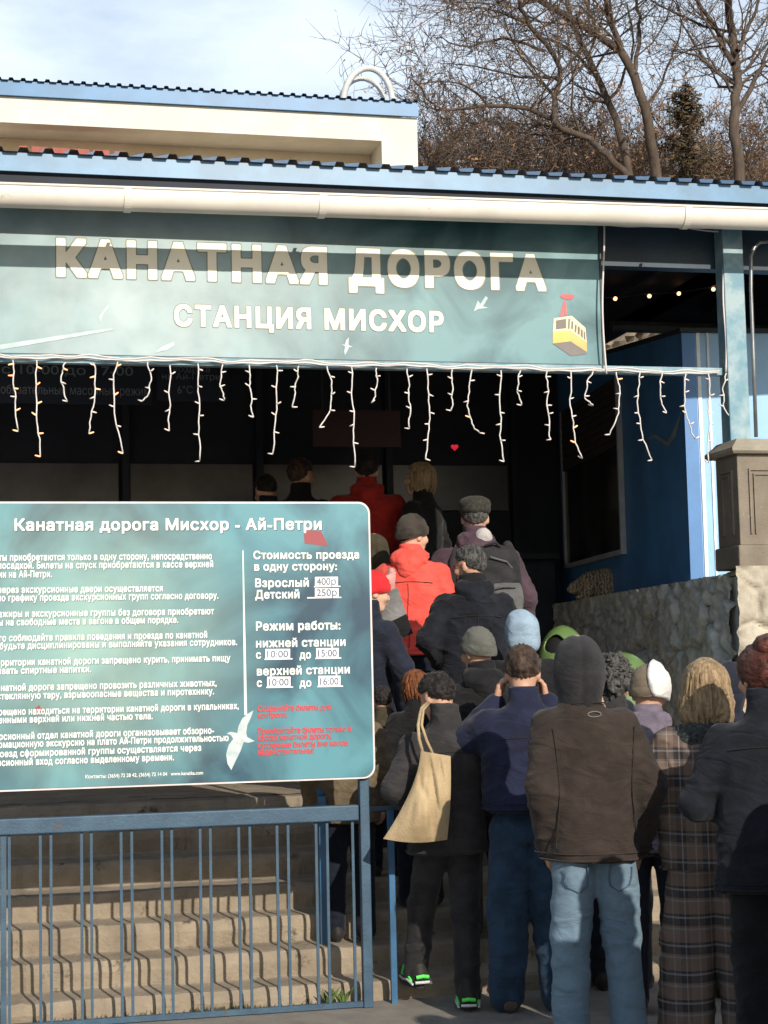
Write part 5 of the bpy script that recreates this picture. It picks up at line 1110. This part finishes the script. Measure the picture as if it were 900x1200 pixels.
tree('leaning bare tree with a thick forked trunk behind the canopy roof', (769, 205), 30, [([(769, 205), (755, 126), (727, 61), (690, 35), (634, 0), (590, -40)], .125, .05, 1), ([(727, 61), (713, 19), (709, 0), (700, -60)], .07, .03, 0), ([(741, 90), (750, 40), (746, 0), (752, -50)], .05, .02, 0), ([(755, 126), (775, 95), (790, 60), (800, 20)], .035, .012, 0)], 3, 1.15)
tree('slender bare tree crossing behind the leaning forked tree', (737, 196), 31.5, [([(737, 200), (713, 121), (681, 51), (667, 20), (655, -40)], .10, .04, 1), ([(713, 121), (730, 90), (742, 50), (735, 5)], .04, .015, 0), ([(695, 82), (672, 62), (640, 45), (600, 50)], .04, .012, 0)], 5, 1.1)
tree('bare tree with long low limbs reaching left over the roof', (700, 175), 29, [([(745, 222), (712, 182), (690, 163), (650, 142), (655, 79), (620, 28), (606, -5), (590, -40)], .085, .03, 1), ([(650, 142), (620, 128), (573, 124), (530, 128), (508, 124), (482, 85)], .055, .010, 0), ([(640, 60), (590, 45), (545, 55), (515, 42)], .035, .008, 0), ([(573, 124), (545, 100), (510, 96), (480, 100)], .025, .008, 0), ([(655, 90), (610, 90), (560, 78), (520, 75)], .03, .008, 0), ([(620, 28), (570, 10), (530, 12)], .03, .008, 0)], 8, 1.35)
tree('tall upright bare tree at the far right of the roof', (867, 210), 29.5, [([(866, 212), (860, 140), (863, 89), (858, 37), (853, 0), (850, -50)], .125, .06, 1), ([(860, 140), (886, 93), (900, 60), (925, 20)], .06, .025, 0), ([(861, 75), (835, 28), (816, 0), (800, -40)], .06, .025, 0), ([(863, 60), (875, 35), (888, 5), (900, -40)], .05, .02, 0), ([(861, 110), (840, 85), (815, 65), (790, 60)], .03, .01, 0)], 12, 1.1)
# brown scrub on the slope: three kinds, copied
kinds = []
for sdv in range(3):
    rng = random.Random(40+sdv); tr, tw, lf = MB(), MB(), MB(); 
    for _ in range(7): grow((tr, tw), (lf, .5), Vector((rng.gauss(0, .25), rng.gauss(0, .25), -.2)), Vector((rng.gauss(0, .35), rng.gauss(0, .35), 1)).normalized(), rng.uniform(1.5, 2.5), .032, 3, rng, .35)
    kinds.append((tr, tw, lf))
spots = [(500, 33, 'left end beside the cream pier'), (532, 36, 'low and dense'), (566, 34, 'wide'), (603, 37, 'thin'), (640, 35, 'tangled'), (676, 38, 'tall'), (712, 36, 'brown'), (750, 38, 'dense'), (790, 36, 'leafy'), (828, 38, 'open'), (866, 35, 'wide'), (905, 37, 'rightmost'), (515, 40, ''), (548, 41, ''), (585, 40, ''), (622, 42, ''), (660, 41, ''), (697, 42, ''), (733, 41, ''), (770, 43, ''), (848, 42, ''), (888, 41, '')]
proto = []
for i, (px, Y, _) in enumerate(spots):
    x = at(px, 200, Y).x; k = i % 3; loc = Vector((x, Y, hz(x, Y)))
    lb = 'brown leafless thicket on the slope behind the canopy roof'
    if i < 3:
        t = thing('bare_shrub', lb, 'shrub', loc, 'brown scrub on the hillside'); ORG[t.name] = Vector()
        for b, nm, m in zip(kinds[k], ('trunk', 'crown', 'dry_leaves'), (BARK, TWIG, LEAFD)): b.build(nm, m, t, fix=False)
        proto.append(t)
    else:
        t = proto[k].copy(); C.objects.link(t); t.location = loc; t.rotation_euler.z = i*1.7; s_ = random.uniform(.9, 1.25); t.scale = (s_, s_, s_)
        for ch in list(proto[k].children): c2 = ch.copy(); C.objects.link(c2); c2.parent = t
# conifer
rng = random.Random(77); x = at(803, 150, 33).x; zb_ = hz(x, 33); top = at(803, 96, 33).z
t = thing('conifer', 'narrow brownish conifer between the bare trees', 'tree', (x, 33, zb_)); MB().tube([(x, 33, zb_-.2), (x+.05, 33, top)], [.12, .015], 7).build('trunk', BARK, t)
mb = MB()
for i in range(170):
    u = rng.random(); z_ = zb_+.4+(top-zb_-.4)*u; Lb = (1.05*(1-u)**.7+.12)*rng.uniform(.6, 1.05); a = rng.uniform(0, 2*pi); d = Vector((cos(a), sin(a), .15)); p = Vector((x, 33, z_))
    for j in range(int(10+Lb*26)):
        q = p+d*Lb*rng.random()+Vector((0, 0, -.12*rng.random())); e = Vector((rng.gauss(0, 1), rng.gauss(0, 1), rng.gauss(-.3, .6))).normalized(); f_ = e.orthogonal().normalized(); s_ = rng.uniform(.06, .12); mb.add([q, q+e*s_+f_*.03, q+e*s_*2, q+e*s_-f_*.03], [(0, 1, 2, 3)])
mb.build('crown', mat('dry conifer needles', (.075, .06, .032), .9, ns=1.5, col2=(.17, .115, .065), lo=.3, hi=.7), t, fix=False)
# weeds at the foot of the steps
for (px, lb) in ((384, 'small green weed tuft growing by the fence foot'), (401, 'taller green weed tuft at the end of the lowest step')):
    p = at(px, 1172, 8.09); p.z = GZ; mb = MB()
    for i in range(16):
        a = rng.uniform(0, 2*pi); h_ = rng.uniform(.04, .10); d = Vector((cos(a), sin(a), 0)); sd_ = Vector((-sin(a), cos(a), 0))*.0045
        mb.add([p+d*.01-sd_, p+d*.01+sd_, p+d*h_*.4+Vector((0, 0, h_*.7))+sd_*1.3, p+d*h_*.7+Vector((0, 0, h_)), p+d*h_*.4+Vector((0, 0, h_*.7))-sd_*1.3], [(0, 1, 2, 3, 4)])
    tag(mb.build('weed', mat('weed green', (.10, .16, .04), .7), loc=p, fix=False), lb, 'weed')
# dry grass along the foot of the lowest step
mb = MB()
for i in range(260):
    px = rng.choice((rng.uniform(228, 300), rng.uniform(40, 380))); p = at(px, 1185, 8.125); p.z = GZ; h_ = rng.uniform(.012, .035); d = Vector((rng.gauss(0, .5), rng.gauss(0, .3)-.2, 1)).normalized(); mb.add([p+Vector((-.004, 0, 0)), p+Vector((.004, 0, 0)), p+d*h_], [(0, 1, 2)])
tag(mb.build('grass', mat('dry grass', (.07, .065, .03), .9), fix=False), 'sparse dry grass along the foot of the lowest step', 'grass', kind='stuff')
